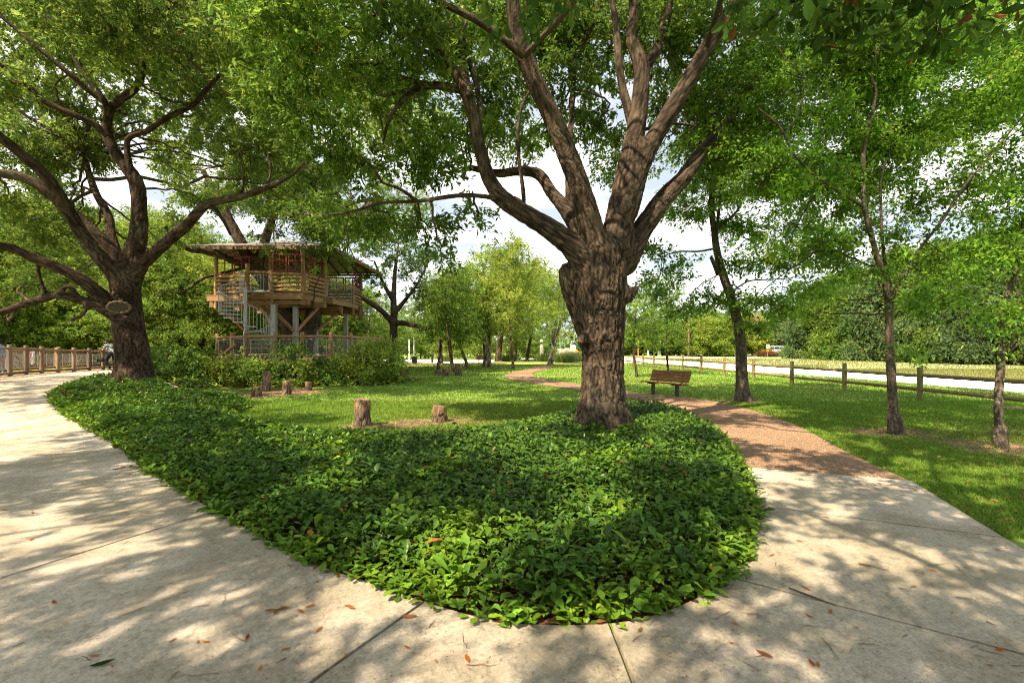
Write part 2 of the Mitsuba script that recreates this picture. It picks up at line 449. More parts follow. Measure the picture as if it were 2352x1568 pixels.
def twigs(rng, mb, skel, lobes, centres, r0=0.022, r1=0.005, n_sub=3, every=4, lo=(0.045, 0.034, 0.026), hi=(0.14, 0.105, 0.075)):
    """Branches from the nearest limb to every lobe, and twigs from those to the sprays."""
    skel = np.asarray(skel, float); tree = cKDTree(skel[:, :3]); nodes = []
    for lb in np.asarray(lobes, float):
        dd, i = tree.query(lb[:3]); a = skel[i, :3]; b = lb[:3] + rng.normal(0, 0.15, 3) * lb[3]
        if dd < 0.05 or dd > 9:
            continue
        m = (a + b) / 2 + rng.normal(0, 0.13, 3) * dd + np.array([0, 0, 0.06 * dd])
        ra = min(r0 * (0.7 + 0.3 * dd), skel[i, 3] * 0.7)
        P = catmull([[*a, ra], [*m, ra * 0.7], [*b, ra * 0.35]], max(0.12, dd / 9))
        P[1:-1, :3] += rng.normal(0, 0.012 * dd + 0.006, (len(P) - 2, 3))
        v, f = tube(P[:, :3], P[:, 3], 5, caps=False)
        mb.add(v, f, np.asarray(lo) + (np.asarray(hi) - np.asarray(lo)) * rng.random())
        nodes.append(P)
    if not nodes:
        return
    N = np.vstack(nodes); tree2 = cKDTree(N[:, :3])
    for c in centres[::every]:
        dd, i = tree2.query(c)
        if dd > 2.2:
            continue
        a = N[i, :3]; m = (a + c) / 2 + rng.normal(0, 0.1, 3) * dd
        v, f = tube(np.array([a, m, c]), [r1 * 1.3, r1, r1 * 0.5], 3, caps=False)
        mb.add(v, f, np.asarray(lo) + (np.asarray(hi) - np.asarray(lo)) * rng.random())


def trace(pts, y0, y1, fix=0.76):
    """Limb measured on the grid: rows (u, v, half width in grid pixels) at depths running from y0 to y1 -> rows x, y, z, r."""
    out = []
    for i, (u, v, r) in enumerate(pts):
        y = y0 + (y1 - y0) * i / (len(pts) - 1)
        out.append([*at(u, v, y), r * fix * y / F * math.cos(math.atan((u - U0) / F))])
    return out


def lobes_px(rows, rng, jit=0.3):
    return [[*(at(u, v, y) + rng.normal(0, jit, 3)), R] for u, v, y, R in rows]


def big_tree(limbs, box_lo, box_hi, vox, k, amp=1.0, scale=1.0, step=0.12, thin=0.02, lo=BARK_DARK, hi=BARK_LIGHT, burls=()):
    """Trunk and limbs as one bark mesh: a smooth union inside the box, tubes beyond it. Returns the mesh and the skeleton."""
    mb, curves = MB(), [catmull(L, step) for L in limbs]
    blo, bhi = np.asarray(box_lo, float), np.asarray(box_hi, float)
    inside = lambda p: np.all((p > blo) & (p < bhi), -1)
    part = []
    for c in curves:
        i = inside(c[:, :3]) & (c[:, 3] > thin)
        n = len(c) if i.all() else int(np.argmin(i))
        part.append(c[:min(len(c), n + 1)])
    ids = [j for j, c in enumerate(part) if len(c) > 1]
    V, Fc, w = sdf_mesh([part[j] for j in ids] + [np.array(b) for b in burls], vox, k, blo - 0.15, bhi + 0.15)
    dirs = np.array([unit(part[j][-1, :3] - part[j][0, :3]) for j in ids] + [[0, 0.2, 1.0]] * len(burls))
    rads = np.array([part[j][:, 3].mean() for j in ids] + [0.3] * len(burls))
    nrm = meshkit.arrays((V, Fc), True)[2]
    d, c = bark(V, unit(dirs)[w], rads[w], amp, scale, lo, hi)
    mb.add(V + nrm * d[:, None], Fc, c)
    for j, cv in enumerate(curves):
        n = len(part[j]) if j in ids else 0
        rest = cv[max(0, n - 2):]
        if len(rest) > 2:
            mb.add(*bark_tube(rest, scale, amp, lo=lo, hi=hi, side_len=max(0.03, vox * 1.6)))
    return mb, np.vstack(curves)
SUNLIT = np.array([(1.72, 8.35, 2.3), (1.5, 8.4, 4.3), (2.0, 8.4, 3.4), (0.3, 3.3, .2), (-1.6, 5.2, .2), (-3.6, 6.6, .2), (9.0, 10.0, 0), (10.5, 13, 0), (7.0, 11.5, 0), (6.4, 6.0, 0), (4.6, 8.2, 0), (-2.2, 11.0, 0), (-4.4, 12.6, 0), (0.4, 13.2, 0), (-1.2, 14.6, 0), (-6.5, 13.5, 0), (-12.0, 23.7, 5.2),
                   (-11.0, 24, 5), (-7.0, 20.3, 1.2), (-10.2, 19.5, 1.0), (-12.5, 19.2, 0.9), (-14.5, 19, 1.0), (-8.5, 20, .8), (-15.2, 13.6, 5.0), (-10.2, 21.2, 1.6), (-13.6, 24.6, 5.0), (-12.0, 22.8, 3.0)])


def sun_gaps(lobes, tight=0.75):
    """Drops the lobes of a crown that stand between the sun and the places that lie in the sun: the gaps of this crown."""
    out = []
    for lb in lobes:
        w = np.array(lb[:3]) - SUNLIT; t = w @ SUN
        d = np.linalg.norm(w - t[:, None] * SUN, axis=1)
        if not np.any((t > 0.8) & (d < lb[3] * tight)):
            out.append(lb)
    return out
# ------------------------------------------------------------------ the ground
def fill_poly(poly, step, edge):
    """Triangulates a polygon with points every STEP inside and every EDGE along its outline: xy points, triangles, outline loops."""
    poly = poly.buffer(0)
    rings = [poly.exterior] + list(poly.interiors)
    pts, loops, n = [], [], 0
    for r in rings:
        q = np.array(shapely.segmentize(LineString(r.coords), edge).coords)[:-1]
        pts.append(q); loops.append(np.arange(n, n + len(q))); n += len(q)
    x0, y0, x1, y1 = poly.bounds
    gx, gy = np.meshgrid(np.arange(x0, x1, step), np.arange(y0, y1, step))
    gp = np.stack([gx.ravel() + (np.arange(gx.size) // gx.shape[1] % 2) * step / 2, gy.ravel()], 1)
    inner = poly.buffer(-edge * 0.7)
    if not inner.is_empty and len(gp):
        pts.append(gp[shapely.contains_xy(inner, gp[:, 0], gp[:, 1])])
    P = np.vstack(pts)
    tri = Delaunay(P).simplices
    cen = P[tri].mean(1)
    tri = tri[shapely.contains_xy(poly, cen[:, 0], cen[:, 1])]
    a, b, c = P[tri[:, 0]], P[tri[:, 1]], P[tri[:, 2]]
    area = (b[:, 0] - a[:, 0]) * (c[:, 1] - a[:, 1]) - (b[:, 1] - a[:, 1]) * (c[:, 0] - a[:, 0])
    tri[area < 0] = tri[area < 0][:, ::-1]
    return P, tri[np.abs(area) > 1e-9], loops


def sheet(poly, dz, step=0.6, edge=0.15, thick=0.0, bevel=0.0):
    if poly.geom_type != 'Polygon':
        b = MB()
        for g in poly.geoms:
            if g.area > 0.02:
                b.add(*sheet(g, dz, step, edge, thick, bevel))
        return b.mesh()
    P, tri, loops = fill_poly(poly, step, edge)
    z = hgt(P[:, 0], P[:, 1]) + dz
    V = np.column_stack([P, z])
    if not thick:
        return V, tri
    parts_v, parts_f, n = [V], [tri], len(V)
    for lp in loops:
        q = P[lp]; m = len(lp)
        out = q.copy()
        for rank, off in enumerate((bevel, thick)):
            parts_v.append(np.column_stack([out, hgt(out[:, 0], out[:, 1]) + dz - off]))
        i = np.arange(m); j = (i + 1) % m
        top, mid, bot = lp, n + i, n + m + i
        ccw = np.sum(q[:, 0] * np.roll(q[:, 1], -1) - np.roll(q[:, 0], -1) * q[:, 1]) > 0
        for A, B in ((top, mid), (mid, bot)):
            f = np.vstack([np.stack([A, B, B[j]], 1), np.stack([A, B[j], A[j]], 1)])
            parts_f.append(f if ccw else f[:, ::-1])
        n += 2 * m
    return np.vstack(parts_v), np.vstack(parts_f)


near_edge = [(108, 906), (128, 940), (180, 975), (235, 1003), (340, 1080), (450, 1150), (590, 1230), (700, 1290), (850, 1342), (980, 1388), (1150, 1432), (1330, 1440),
             (1480, 1424), (1600, 1378), (1690, 1322), (1732, 1245), (1738, 1185)]
right_edge = [(1722, 1110), (1690, 1045), (1645, 992), (1592, 962), (1530, 939), (1450, 928)]
far_edge = [(1390, 922), (1330, 935), (1200, 963), (1000, 986), (850, 988), (700, 978), (600, 965), (535, 945), (580, 918), (540, 905), (460, 897), (400, 888), (372, 866)]
left_top = [(300, 860), (200, 866), (140, 884)]


def smooth_ring(xy, step=0.12):
    q = np.array([[x, y, 0.0] for x, y in xy])
    return catmull(q, step)[:, :2]


bed_near = smooth_ring(gxy(near_edge + right_edge), 0.12)
BED1 = Polygon(np.vstack([bed_near, smooth_ring(gxy(far_edge, 0.14), 0.2), gxy(left_top, 0.1)])).buffer(0)
# second bed: shrubs round the tree house
bed2_front = smooth_ring(gxy([(372, 872), (430, 888), (510, 887), (600, 886), (700, 885), (800, 884), (880, 881), (940, 875), (972, 866)], 0.05), 0.2)
BED2 = Polygon(np.vstack([bed2_front, [(-5.6, 23.5), (-6.0, 27.0), (-7.5, 33.0), (-17.5, 34.0), (-19.5, 27.5), (-17.5, 22.5)]])).buffer(0).difference(BED1.buffer(0.02))
# gravel walk
gl = [(1680, 1030), (1640, 985), (1590, 955), (1530, 932), (1450, 916), (1330, 896), (1250, 884), (1190, 874), (1161, 866), (1168, 857), (1213, 848), (1233, 842.5), (1231, 839), (1158, 837.3), (1042, 836.2), (930, 836.2)]
gr = [(930, 834.4), (1042, 834.4), (1158, 835.4), (1201, 836.6), (1261, 839.3), (1272, 842.5), (1261, 845.7), (1229, 854.5), (1223, 861), (1244, 869), (1326, 882), (1400, 892), (1480, 904), (1560, 911), (1660, 925), (1800, 965), (1950, 1040), (2093, 1106)]
F0, F1 = ground(1690, 1066)[:2], ground(2093, 1106)[:2]
GRAVEL = Polygon(np.vstack([[F0 - np.array([0.5, 0.0])], smooth_ring(gxy(gl), 0.3), smooth_ring(gxy(gr), 0.3)])).buffer(0)
# concrete: everything in front of and left of the bed
c_right = [tuple(F1), tuple(ground(2352, 1266)[:2]), (3.62, 2.2), (3.4, -1.0), (3.2, -7.0)]
CONC = Polygon([tuple(F0 - np.array([1.5, 0.0])), tuple(F0)] + c_right + [(-9.0, -7.0), (-13.5, 2.0), (-17.5, 9.0), (-20.5, 14.5), (-20.8, 17.6),
               *gxy([(22, 865), (60, 861), (96, 858), (134, 856), (170, 854), (205, 851), (237, 849), (300, 843), (357, 838), (430, 834)]), *gxy([(380, 852), (372, 862)]), (-3.0, 6.0)]).buffer(0)
CONC = CONC.difference(BED1).difference(BED2).difference(GRAVEL)


def px_line(a, b, ext=0.0):
    p, q = ground(*a)[:2], ground(*b)[:2]
    d = unit(q - p)
    return LineString([p - d * ext, q + d * ext])


joints = [px_line((0, 1332), (500, 1174), 1.2), px_line((740, 1553), (985, 1378), 0.05), px_line((1396, 1425), (1452, 1568), 0.8), px_line((1735, 1345), (2352, 1508), 1.5),
          px_line((1730, 1162), (2314, 1239), 1.5), LineString([ground(740, 1553)[:2], (-1.6, 1.0), (-2.6, -0.8), (-6.0, -6.5)])]
for y in (9.2, 12.2, 15.0):
    joints.append(LineString([(-22, y + 1.6), (-22 + 17, y - 2.4)]))
joints.append(LineString([(-9.0, -2.5), (3.6, -2.2)]))
cut = unary_union([j.buffer(0.011) for j in joints[:6]] + [j.buffer(0.007) for j in joints[6:]])
slabs = [g for g in getattr(CONC.difference(cut), 'geoms', [CONC]) if g.area > 0.05]
tag(num('pavement'), 'pale weathered concrete path of large slabs curving round the planted bed', kind='structure')
for g in slabs:
    put('slab', sheet(g, 0.015, 0.5, 0.12, 0.11, 0.006), 'mat_concrete', 'pavement')
put('soil_bed', sheet(BED1, 0.0, 0.5, 0.15), 'mat_soil', kind='structure', label='dark leaf litter soil under the planted bed')
put('shrub_bed', sheet(BED2, 0.0, 0.6, 0.2), 'mat_soil', kind='structure', label='dark soil under the shrubs round the tree house')
put('joint_soil', sheet(CONC.buffer(-0.02), -0.035, 0.6, 0.2), 'mat_soil', kind='structure', label='dark earth in the joints of the concrete path')
put('gravel_path', sheet(GRAVEL.difference(CONC.buffer(0.004)), 0.004, 0.4, 0.12), 'mat_gravel', kind='structure', label='brown crushed gravel path winding through the lawn')
ROAD = Polygon(smooth_ring([(20.5, 2.0), (19.0, 10.0), (18.3, 16.5), (17.3, 25.3), (15.6, 30.3), (14.0, 38.0), (12.0, 48.0), (10.5, 56.0), (9.0, 66.0)], 1.0).tolist()
               + smooth_ring([(12.5, 72.0), (15.7, 63.4), (18.0, 52.0), (20.6, 41.5), (21.9, 32.0), (23.4, 21.0), (25.0, 10.0), (26.5, 2.0)], 1.0).tolist()).buffer(0)
put('road', sheet(ROAD, -0.012, 2.0, 1.0), 'mat_road', kind='structure', label='sunlit pale concrete lane behind the rail fence')
PLAZA = Polygon(gxy([(860, 834.2), (1000, 833.2), (1120, 831.2), (1231, 824.2), (1232, 821.6), (1120, 825.5), (1000, 826.3), (860, 826.8)])).buffer(0)
put('drive', sheet(PLAZA, -0.012, 2.0, 1.0), 'mat_road', kind='structure', label='pale sunlit drive crossing beyond the grove')
PAVED = unary_union([BED1, BED2, GRAVEL, CONC])

# stumps: (u, v base, v top, half width)
STUMPS = [(829, 977, 917, 17), (1008, 967, 932, 15), (609, 897, 853, 10), (656, 905, 875, 10), (706, 896, 877.5, 8), (585, 910, 889, 11), (1005, 859.8, 849.5, 7), (1023.6, 862.5, 846, 7.5), (1052, 861, 836, 7.5)]
for u, v, t, w in STUMPS[:6]:
    BARE.append((*ground(u, v)[:2], 0.55))
BARE += [(*ground(900, 974)[:2], 0.85), (*ground(950, 968)[:2], 0.85), (*ground(1040, 964)[:2], 0.6), (*ground(548, 936)[:2], 0.5), (*ground(640, 902)[:2], 1.2), (*ground(690, 896)[:2], .9)]
TREE_SPOTS = [(1705, 918), (2055, 992), (2300, 1026), (1462, 865), (1533, 859)]
BARE += [(*ground(1705, 920)[:2], 0.6), (*ground(2055, 993)[:2], 1.0), (*ground(2300, 1030)[:2], 1.0), (*ground(2190, 1010)[:2], 0.6), (*ground(2350, 1030)[:2], 0.9), (*ground(2330, 935)[:2], 0.7), (*ground(1880, 885)[:2], 0.4)]
scene['mat_lawn'] = {'type': 'twosided', 'bsdf': {'type': 'principled', 'base_color': mikit.proc(lawn_tex), 'roughness': 0.95, 'specular': 0.1}}
X, Y = np.meshgrid(np.concatenate([[-900, -300, -120, -70], np.arange(-45, 45.1, 0.9), [70, 120, 300, 900]]), np.concatenate([[-300, -60, -20], np.arange(-10, 60.1, 0.9), [75, 100, 150, 300, 1500]]))
nx, ny = X.shape[1], X.shape[0]
q = (np.arange(ny - 1)[:, None] * nx + np.arange(nx - 1)[None]).ravel()
put('lawn', (np.stack([X.ravel(), Y.ravel(), hgt(X, Y).ravel() - 0.025], 1), np.stack([q, q + 1, q + nx + 1, q + nx], 1)), 'mat_lawn', kind='structure', label='green lawn dappled with sun, bare earth near trunks')

# grass blades: dense near the eye, broader and sparser further off
rng = np.random.default_rng(11)


def grass_patch(n, y0, y1, u0, u1):
    y = (rng.random(n) * (y1 ** 1.0 - y0 ** 1.0) + y0)
    u = rng.uniform(u0, u1, n)
    x = (u - U0) / F * y
    keep = ~shapely.contains_xy(PAVED.buffer(0.01), x, y) & ~shapely.contains_xy(ROAD.buffer(0.05), x, y) & ~shapely.contains_xy(PLAZA, x, y)
    x, y = x[keep], y[keep]
    bare = np.zeros(len(x))
    for bx, by, br in BARE:
        bare = np.maximum(bare, 1 - ss(0.35, 1.0, np.hypot((x - bx) * 0.67, y - by) / br))
    keep = rng.random(len(x)) > bare * 0.93
    return x[keep], y[keep]


gx, gy = [], []
for n, y0, y1, u0, u1 in ((125000, 4.0, 9.0, 1690, 2420), (65000, 9.0, 14.0, 1560, 2420), (100000, 8.0, 14.0, 500, 1340), (85000, 14.0, 24.0, 420, 2400), (40000, 24, 42, 900, 1900), (26000, 20, 34, 1900, 2420), (30000, 30, 62, 1440, 2420)):
    a, b = grass_patch(n, y0, y1, u0, u1); gx.append(a); gy.append(b)
gx, gy = np.concatenate(gx), np.concatenate(gy)
n = len(gx)
clump = meshkit.fbm(np.stack([gx * 0.9, gy * 0.9, gx * 0], -1), 3)
hgh = np.where(gy < 14, 0.042, 0.042 + 0.0006 * gy) * np.exp(rng.normal(0, 0.3, n)) * (0.6 + 0.9 * clump)
wid = 0.0026 + 0.00065 * gy
p = np.stack([gx, gy, hgt(gx, gy) - 0.027], 1)
lean = rng.normal(0, 0.55, (n, 2)); tip = p + np.stack([lean[:, 0] * hgh, lean[:, 1] * hgh, hgh], 1)
ang = rng.uniform(0, np.pi, n); sd = np.stack([np.cos(ang), np.sin(ang), ang * 0], 1) * wid[:, None]
gv = np.stack([p - sd, p + sd, tip], 1).reshape(-1, 3)
tone = meshkit.fbm(np.stack([gx * 0.35, gy * 0.35, gx * 0 + 3], -1), 4)
dryt = np.clip(ss(0, 3, gx - 17 + 0.03 * gy) + 0.55 * ss(0.45, 0.8, tone) + 0.4 * (rng.random(n) < 0.08) + ss(30, 45, gy) * 0.4, 0, 1)[:, None]
gc = (np.array([0.18, 0.31, 0.045]) * (1 - dryt) + np.array([0.24, 0.25, 0.075]) * dryt) * np.exp(rng.normal(0, 0.22, (n, 1)))
put('grass', (gv, np.arange(3 * n).reshape(-1, 3)), 'mat_grass', kind='stuff', label='short green grass of the lawn', color=np.repeat(gc, 3, 0))

# ground cover: whorls of glossy leaves
scene['mat_cover'] = {'type': 'blendbsdf', 'weight': 0.5, 'a': leafy(0.4, 0.9, 1.4), 'b': {'type': 'twosided', 'bsdf': vcol(0.33, 0.32)}}


def ground_cover(poly, density, size, height, seed, base=(0.062, 0.118, 0.026)):
    r = np.random.default_rng(seed)
    x0, y0, x1, y1 = poly.bounds
    n = int((x1 - x0) * (y1 - y0) * density * (1.5 if seed == 21 else 1))
    x, y = r.uniform(x0, x1, n), r.uniform(y0, y1, n)
    k = shapely.contains_xy(poly.buffer(0.035), x, y)
    if seed == 21:
        k &= r.random(n) < np.clip(1.28 - y / 13, 0.22, 1)
    x, y = x[k], y[k]; n = len(x)
    edge = shapely.distance(shapely.points(x, y), poly.boundary)
    h = height * (0.35 + 0.65 * ss(0.0, 0.35, edge)) * (0.85 + 0.35 * meshkit.fbm(np.stack([x * 1.6, y * 1.6, x * 0], -1), 3)) * np.exp(r.normal(0, 0.16, n))
    per = 6
    kk = np.repeat(np.arange(n), per)
    phi = r.uniform(0, 6.28, n)[kk] + np.tile(np.arange(per), n) * 2.4 + r.normal(0, 0.25, n * per)
    el = r.normal(0.30, 0.33, n * per)
    tilt = r.normal(0, 0.22, (n, 3))[kk]
    ax = unit(np.stack([np.cos(phi) * np.cos(el), np.sin(phi) * np.cos(el), np.sin(el)], 1) + tilt)
    nr = unit(np.stack([-np.cos(phi) * np.sin(el), -np.sin(phi) * np.sin(el), np.cos(el)], 1) + 0.2 * rdir(r, n * per))
    zz = hgt(x, y) + h
    pos = np.stack([x, y, zz], 1)[kk] + ax * 0.004 + r.normal(0, 0.012, (n * per, 3)) - np.array([0, 0, 1.0]) * (np.tile(np.arange(per), n) * 0.012 * height / 0.15)[:, None]
    s = size * np.exp(r.normal(0, 0.22, n * per)) * np.exp(r.normal(0, 0.18, n))[kk] * np.where(np.tile(np.arange(per), n) < 2, 0.8, 1.0) * (0.9 + 0.2 * r.random(n))[kk] * np.clip(0.85 + y[kk] / 60, 0.9, 1.4)
    wd = s * r.uniform(0.48, 0.60, n * per)
    near = pos[:, 1] < 6.5
    v, f = leaves(pos[near], ax[near], nr[near], s[near], wd[near], OBOV)
    v2, f2 = leaves(pos[~near], ax[~near], nr[~near], s[~near], wd[~near] * 1.12, DIAMOND)
    v, f = np.vstack([v, v2]), np.vstack([f, f2 + len(v)])
    sunlit_tint = ss(0.25, 0.0, edge) * 0.5 + 0.6 * ss(0.5, 0.75, meshkit.fbm(np.stack([x * 2.2, y * 2.2, x * 0 + 8], -1), 2))  # sunlit yellow-green along the edge and in patches, put into the leaf colour
    col = leaf_colours(r, n * per, base, 0.28, 0.25, 0.004) * (1 + sunlit_tint[kk][:, None] * np.array([1.3, 0.95, 0.1]))
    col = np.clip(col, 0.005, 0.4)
    return v, f, np.vstack([np.repeat(col[near], len(OBOV[0]), 0), np.repeat(col[~near], 4, 0)])


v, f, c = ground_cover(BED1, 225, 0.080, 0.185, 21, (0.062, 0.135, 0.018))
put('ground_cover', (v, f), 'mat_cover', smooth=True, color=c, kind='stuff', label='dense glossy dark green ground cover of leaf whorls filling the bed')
strip = Polygon(np.vstack([bed2_front, (bed2_front + np.array([0.5, 1.7]))[::-1]])).buffer(0).intersection(BED2)
v, f, c = ground_cover(strip, 60, 0.11, 0.20, 22, (0.14, 0.24, 0.05))
put('low_foliage', (v, f), 'mat_cover', smooth=True, color=c, kind='stuff', label='low bright green planting along the front of the shrub bed')

# leaf litter under the bed's near edge
r = np.random.default_rng(5)
bi = r.integers(0, len(bed_near) - 1, 1500); bp = bed_near[bi] + r.normal(0, 0.16, (1500, 2))
bp = bp[shapely.contains_xy(BED1, bp[:, 0], bp[:, 1])]
pp = np.column_stack([bp, hgt(bp[:, 0], bp[:, 1]) + 0.008 + 0.02 * r.random(len(bp))])
v, f = leaves(pp, rdir(r, len(pp)) * np.array([1, 1, 0.2]), unit(np.array([0, 0, 1.0]) + 0.4 * rdir(r, len(pp))), r.uniform(0.04, 0.09, len(pp)), r.uniform(0.015, 0.03, len(pp)), OBOV)
put('leaf_litter', (v, f), 'mat_leaf', color=np.repeat(np.array([0.22, 0.105, 0.05]) * np.exp(r.normal(0, 0.35, (len(pp), 1))), 9, 0), kind='stuff', label='brown dead leaves lying along the edge of the planted bed')

# crumbs of leaf and bark on the concrete, dead leaves in the grass
n = 2600
u, v = r.uniform(0, 2352, n), 1568 - 600 * r.random(n) ** 1.2
y = EYE * F / (v - V0); x = (u - U0) / F * y
k = shapely.contains_xy(CONC, x, y); x, y = x[k], y[k]; n = len(x)
v, f = leaves(np.column_stack([x, y, hgt(x, y) + 0.019]), rdir(r, n) * [1, 1, .05], unit(np.array([0, 0, 1.0]) + 0.25 * rdir(r, n)), r.uniform(.004, .016, n), r.uniform(.003, .006, n))
put('debris', (v, f), 'mat_leaf', color=np.repeat(np.array([0.13, 0.085, 0.055]) * np.exp(r.normal(0, .5, (n, 1))), 4, 0), kind='stuff', label='small crumbs of leaf and bark on the concrete')
i = r.integers(0, len(gx), 1500); i = i[gy[i] < 22]; n = len(i)
v, f = leaves(np.column_stack([gx[i], gy[i], hgt(gx[i], gy[i]) + 0.015 + .02 * r.random(n)]), rdir(r, n) * [1, 1, .3], unit(np.array([0, 0, 1.0]) + 0.5 * rdir(r, n)), r.uniform(.04, .09, n), r.uniform(.018, .035, n))
put('lawn_litter', (v, f), 'mat_leaf', color=np.repeat(np.array([0.24, 0.14, 0.07]) * np.exp(r.normal(0, .4, (n, 1))), 4, 0), kind='stuff', label='brown dead leaves scattered in the grass')

# loose stones on the gravel walk
n = 5000
u, v = r.uniform(1440, 2090, n), r.uniform(905, 1106, n)
y = EYE * F / (v - V0); x = (u - U0) / F * y
k = shapely.contains_xy(GRAVEL, x, y); x, y = x[k], y[k]; n = len(x)
oc = np.array([[1, 0, 0], [0, 1, 0], [-1, 0, 0], [0, -1, 0], [0, 0, .7], [0, 0, -.7]]); of = np.array([[0, 1, 4], [1, 2, 4], [2, 3, 4], [3, 0, 4], [1, 0, 5], [2, 1, 5], [3, 2, 5], [0, 3, 5]])
sz = r.uniform(.004, .011, n)
v = (np.column_stack([x, y, hgt(x, y) + 0.006])[:, None] + oc[None] * sz[:, None, None] * r.uniform(.6, 1.4, (n, 6, 1))).reshape(-1, 3)
put('loose_stones', (v, (of[None] + (np.arange(n) * 6)[:, None, None]).reshape(-1, 3)), 'mat_wood', color=np.repeat(np.array([0.34, 0.24, 0.16]) * np.exp(r.normal(0, .4, (n, 1))), 6, 0), kind='stuff', label='loose brown stones on the gravel path')
# ------------------------------------------------------------------ the two big oaks
rng = np.random.default_rng(3)
K = math.cos
OAK_LEAF = (0.16, 0.26, 0.045)
# main oak
base = at(1383, 0, 8.9); bx, by = base[0], base[1]
trunk = [[bx - 0.02, by, -0.15, 0.574], [bx - 0.01, by, 0.0, 0.522], [bx, by, 0.22, 0.461], [bx + 0.0, by, 0.7, 0.422], [bx, by, 1.2, 0.405], [bx + 0.01, by, 1.75, 0.413], [bx - 0.02, by, 2.3, 0.470], [bx - 0.06, by, 2.9, 0.522], [bx - 0.06, by, 3.35, 0.479]]
M = [trunk,
     [[bx - 0.15, by - 0.1, 1.7, 0.28], *trace([(1338, 715, 40), (1318, 660, 40), (1305, 625, 28)], 9.0, 9.05)],
     trace([(1372, 640, 50), (1325, 577, 39), (1290, 545, 34), (1230, 505, 30), (1165, 465, 27), (1125, 415, 22), (1102, 340, 20), (1086, 262, 19), (1066, 205, 17), (1030, 140, 13), (985, 70, 11), (950, 15, 9), (900, -60, 7)], 8.75, 8.3),
     trace([(1385, 600, 46), (1357, 520, 38), (1335, 440, 34), (1302, 350, 31), (1265, 262, 29), (1222, 172, 27), (1192, 95, 25), (1180, 30, 22), (1172, -60, 18), (1150, -200, 13)], 8.75, 7.7),
     trace([(1205, 128, 14), (1150, 85, 13), (1100, 50, 11), (1030, 15, 9), (970, -10, 7), (880, -10, 5)], 7.8, 7.2),
     trace([(1415, 570, 52), (1428, 480, 44), (1446, 380, 37), (1462, 290, 30), (1472, 205, 26), (1472, 150, 24), (1450, 84, 18), (1456, 30, 15), (1450, -80, 11)], 8.95, 9.5),
     trace([(1455, 290, 18), (1431, 205, 13), (1421, 136, 12), (1414, 50, 10), (1400, -20, 8)], 9.2, 9.3),
     trace([(1474, 160, 19), (1506, 118, 16), (1528, 50, 14), (1548, -40, 11)], 9.4, 9.8),
     trace([(1440, 480, 36), (1468, 390, 32), (1500, 323, 29), (1532, 270, 28), (1588, 172, 26), (1640, 82, 24), (1692, 0, 20), (1730, -90, 16)], 9.0, 9.3),
     trace([(1430, 600, 48), (1478, 523, 34), (1528, 452, 29), (1570, 408, 26), (1607, 357, 22), (1640, 316, 18), (1692, 251, 13), (1740, 180, 9)], 9.15, 10.2),
     trace([(1345, 540, 36), (1300, 480, 24), (1265, 440, 18), (1238, 401, 16), (1194, 393, 14), (1143, 398, 12), (1080, 385, 8)], 9.2, 10.6),
     trace([(1309, 500, 14), (1306, 400, 10), (1310, 320, 9), (1316, 204, 8), (1320, 143, 7), (1357, 68, 6), (1380, 0, 5)], 9.6, 10.4),
     trace([(1180, 470, 15), (1130, 454, 8), (1060, 449, 7), (960, 462, 6), (880, 466, 5), (800, 488, 3.5), (740, 495, 2)], 8.6, 8.0),
     trace([(960, 462, 6), (915, 432, 5), (880, 420, 4.5), (860, 390, 4), (825, 355, 3)], 8.3, 8.0),
     trace([(1066, 207, 14), (1000, 197, 12), (955, 205, 10), (918, 238, 7), (892, 280, 5), (880, 330, 3)], 8.5, 8.4),
     trace([(1000, 198, 8), (930, 180, 7), (870, 150, 6), (800, 150, 4)], 8.5, 8.0),
     trace([(940, 205, 6), (905, 215, 5), (870, 218, 4), (830, 170, 4), (780, 140, 3)], 8.4, 7.8),
     trace([(1078, 225, 13), (1063, 150, 11), (1045, 90, 10), (1025, 25, 8), (1010, -50, 6)], 8.4, 8.8),
     trace([(1098, 310, 9), (1103, 240, 8), (1085, 165, 7), (1066, 100, 6), (1072, 40, 4)], 8.5, 8.8),
     trace([(1020, 130, 6), (950, 60, 6), (880, 30, 6), (800, 62, 5), (720, 52, 4), (640, 85, 3)], 8.0, 7.2),
     trace([(1196, 488, 8), (1203, 455, 7), (1190, 340, 6), (1195, 260, 5), (1230, 180, 4)], 8.9, 9.2),
     trace([(1470, 300, 6), (1540, 285, 4), (1600, 290, 3)], 9.4, 10.0)]
burls = [[[*at(1444, 676, 8.75), 0.15], [*at(1458, 666, 8.7), 0.08]], [[*at(1372, 700, 8.45), 0.07], [*at(1375, 690, 8.4), 0.04]], [[*at(1385, 772, 8.5), 0.06], [*at(1386, 768, 8.45), 0.03]],
         [[bx, by, 0.35, 0.45], [bx - 0.55, by - 0.35, -0.05, 0.16]], [[bx, by, 0.35, 0.45], [bx + 0.55, by - 0.30, -0.05, 0.17]], [[bx, by, 0.3, 0.45], [bx + 0.1, by - 0.62, -0.05, 0.16]], [[*at(1340, 775, 8.55), 0.10], [*at(1332, 785, 8.5), 0.06]]]
mb, skel = big_tree(M, (bx - 2.1, by - 1.3, -0.2), (bx + 1.9, by + 1.4, 5.6), 0.0255, 0.12, 1.0, 0.8, burls=burls)
oak = thing('oak_tree', 'large oak with ridged trunk standing in the ground cover, right of centre', 'tree')
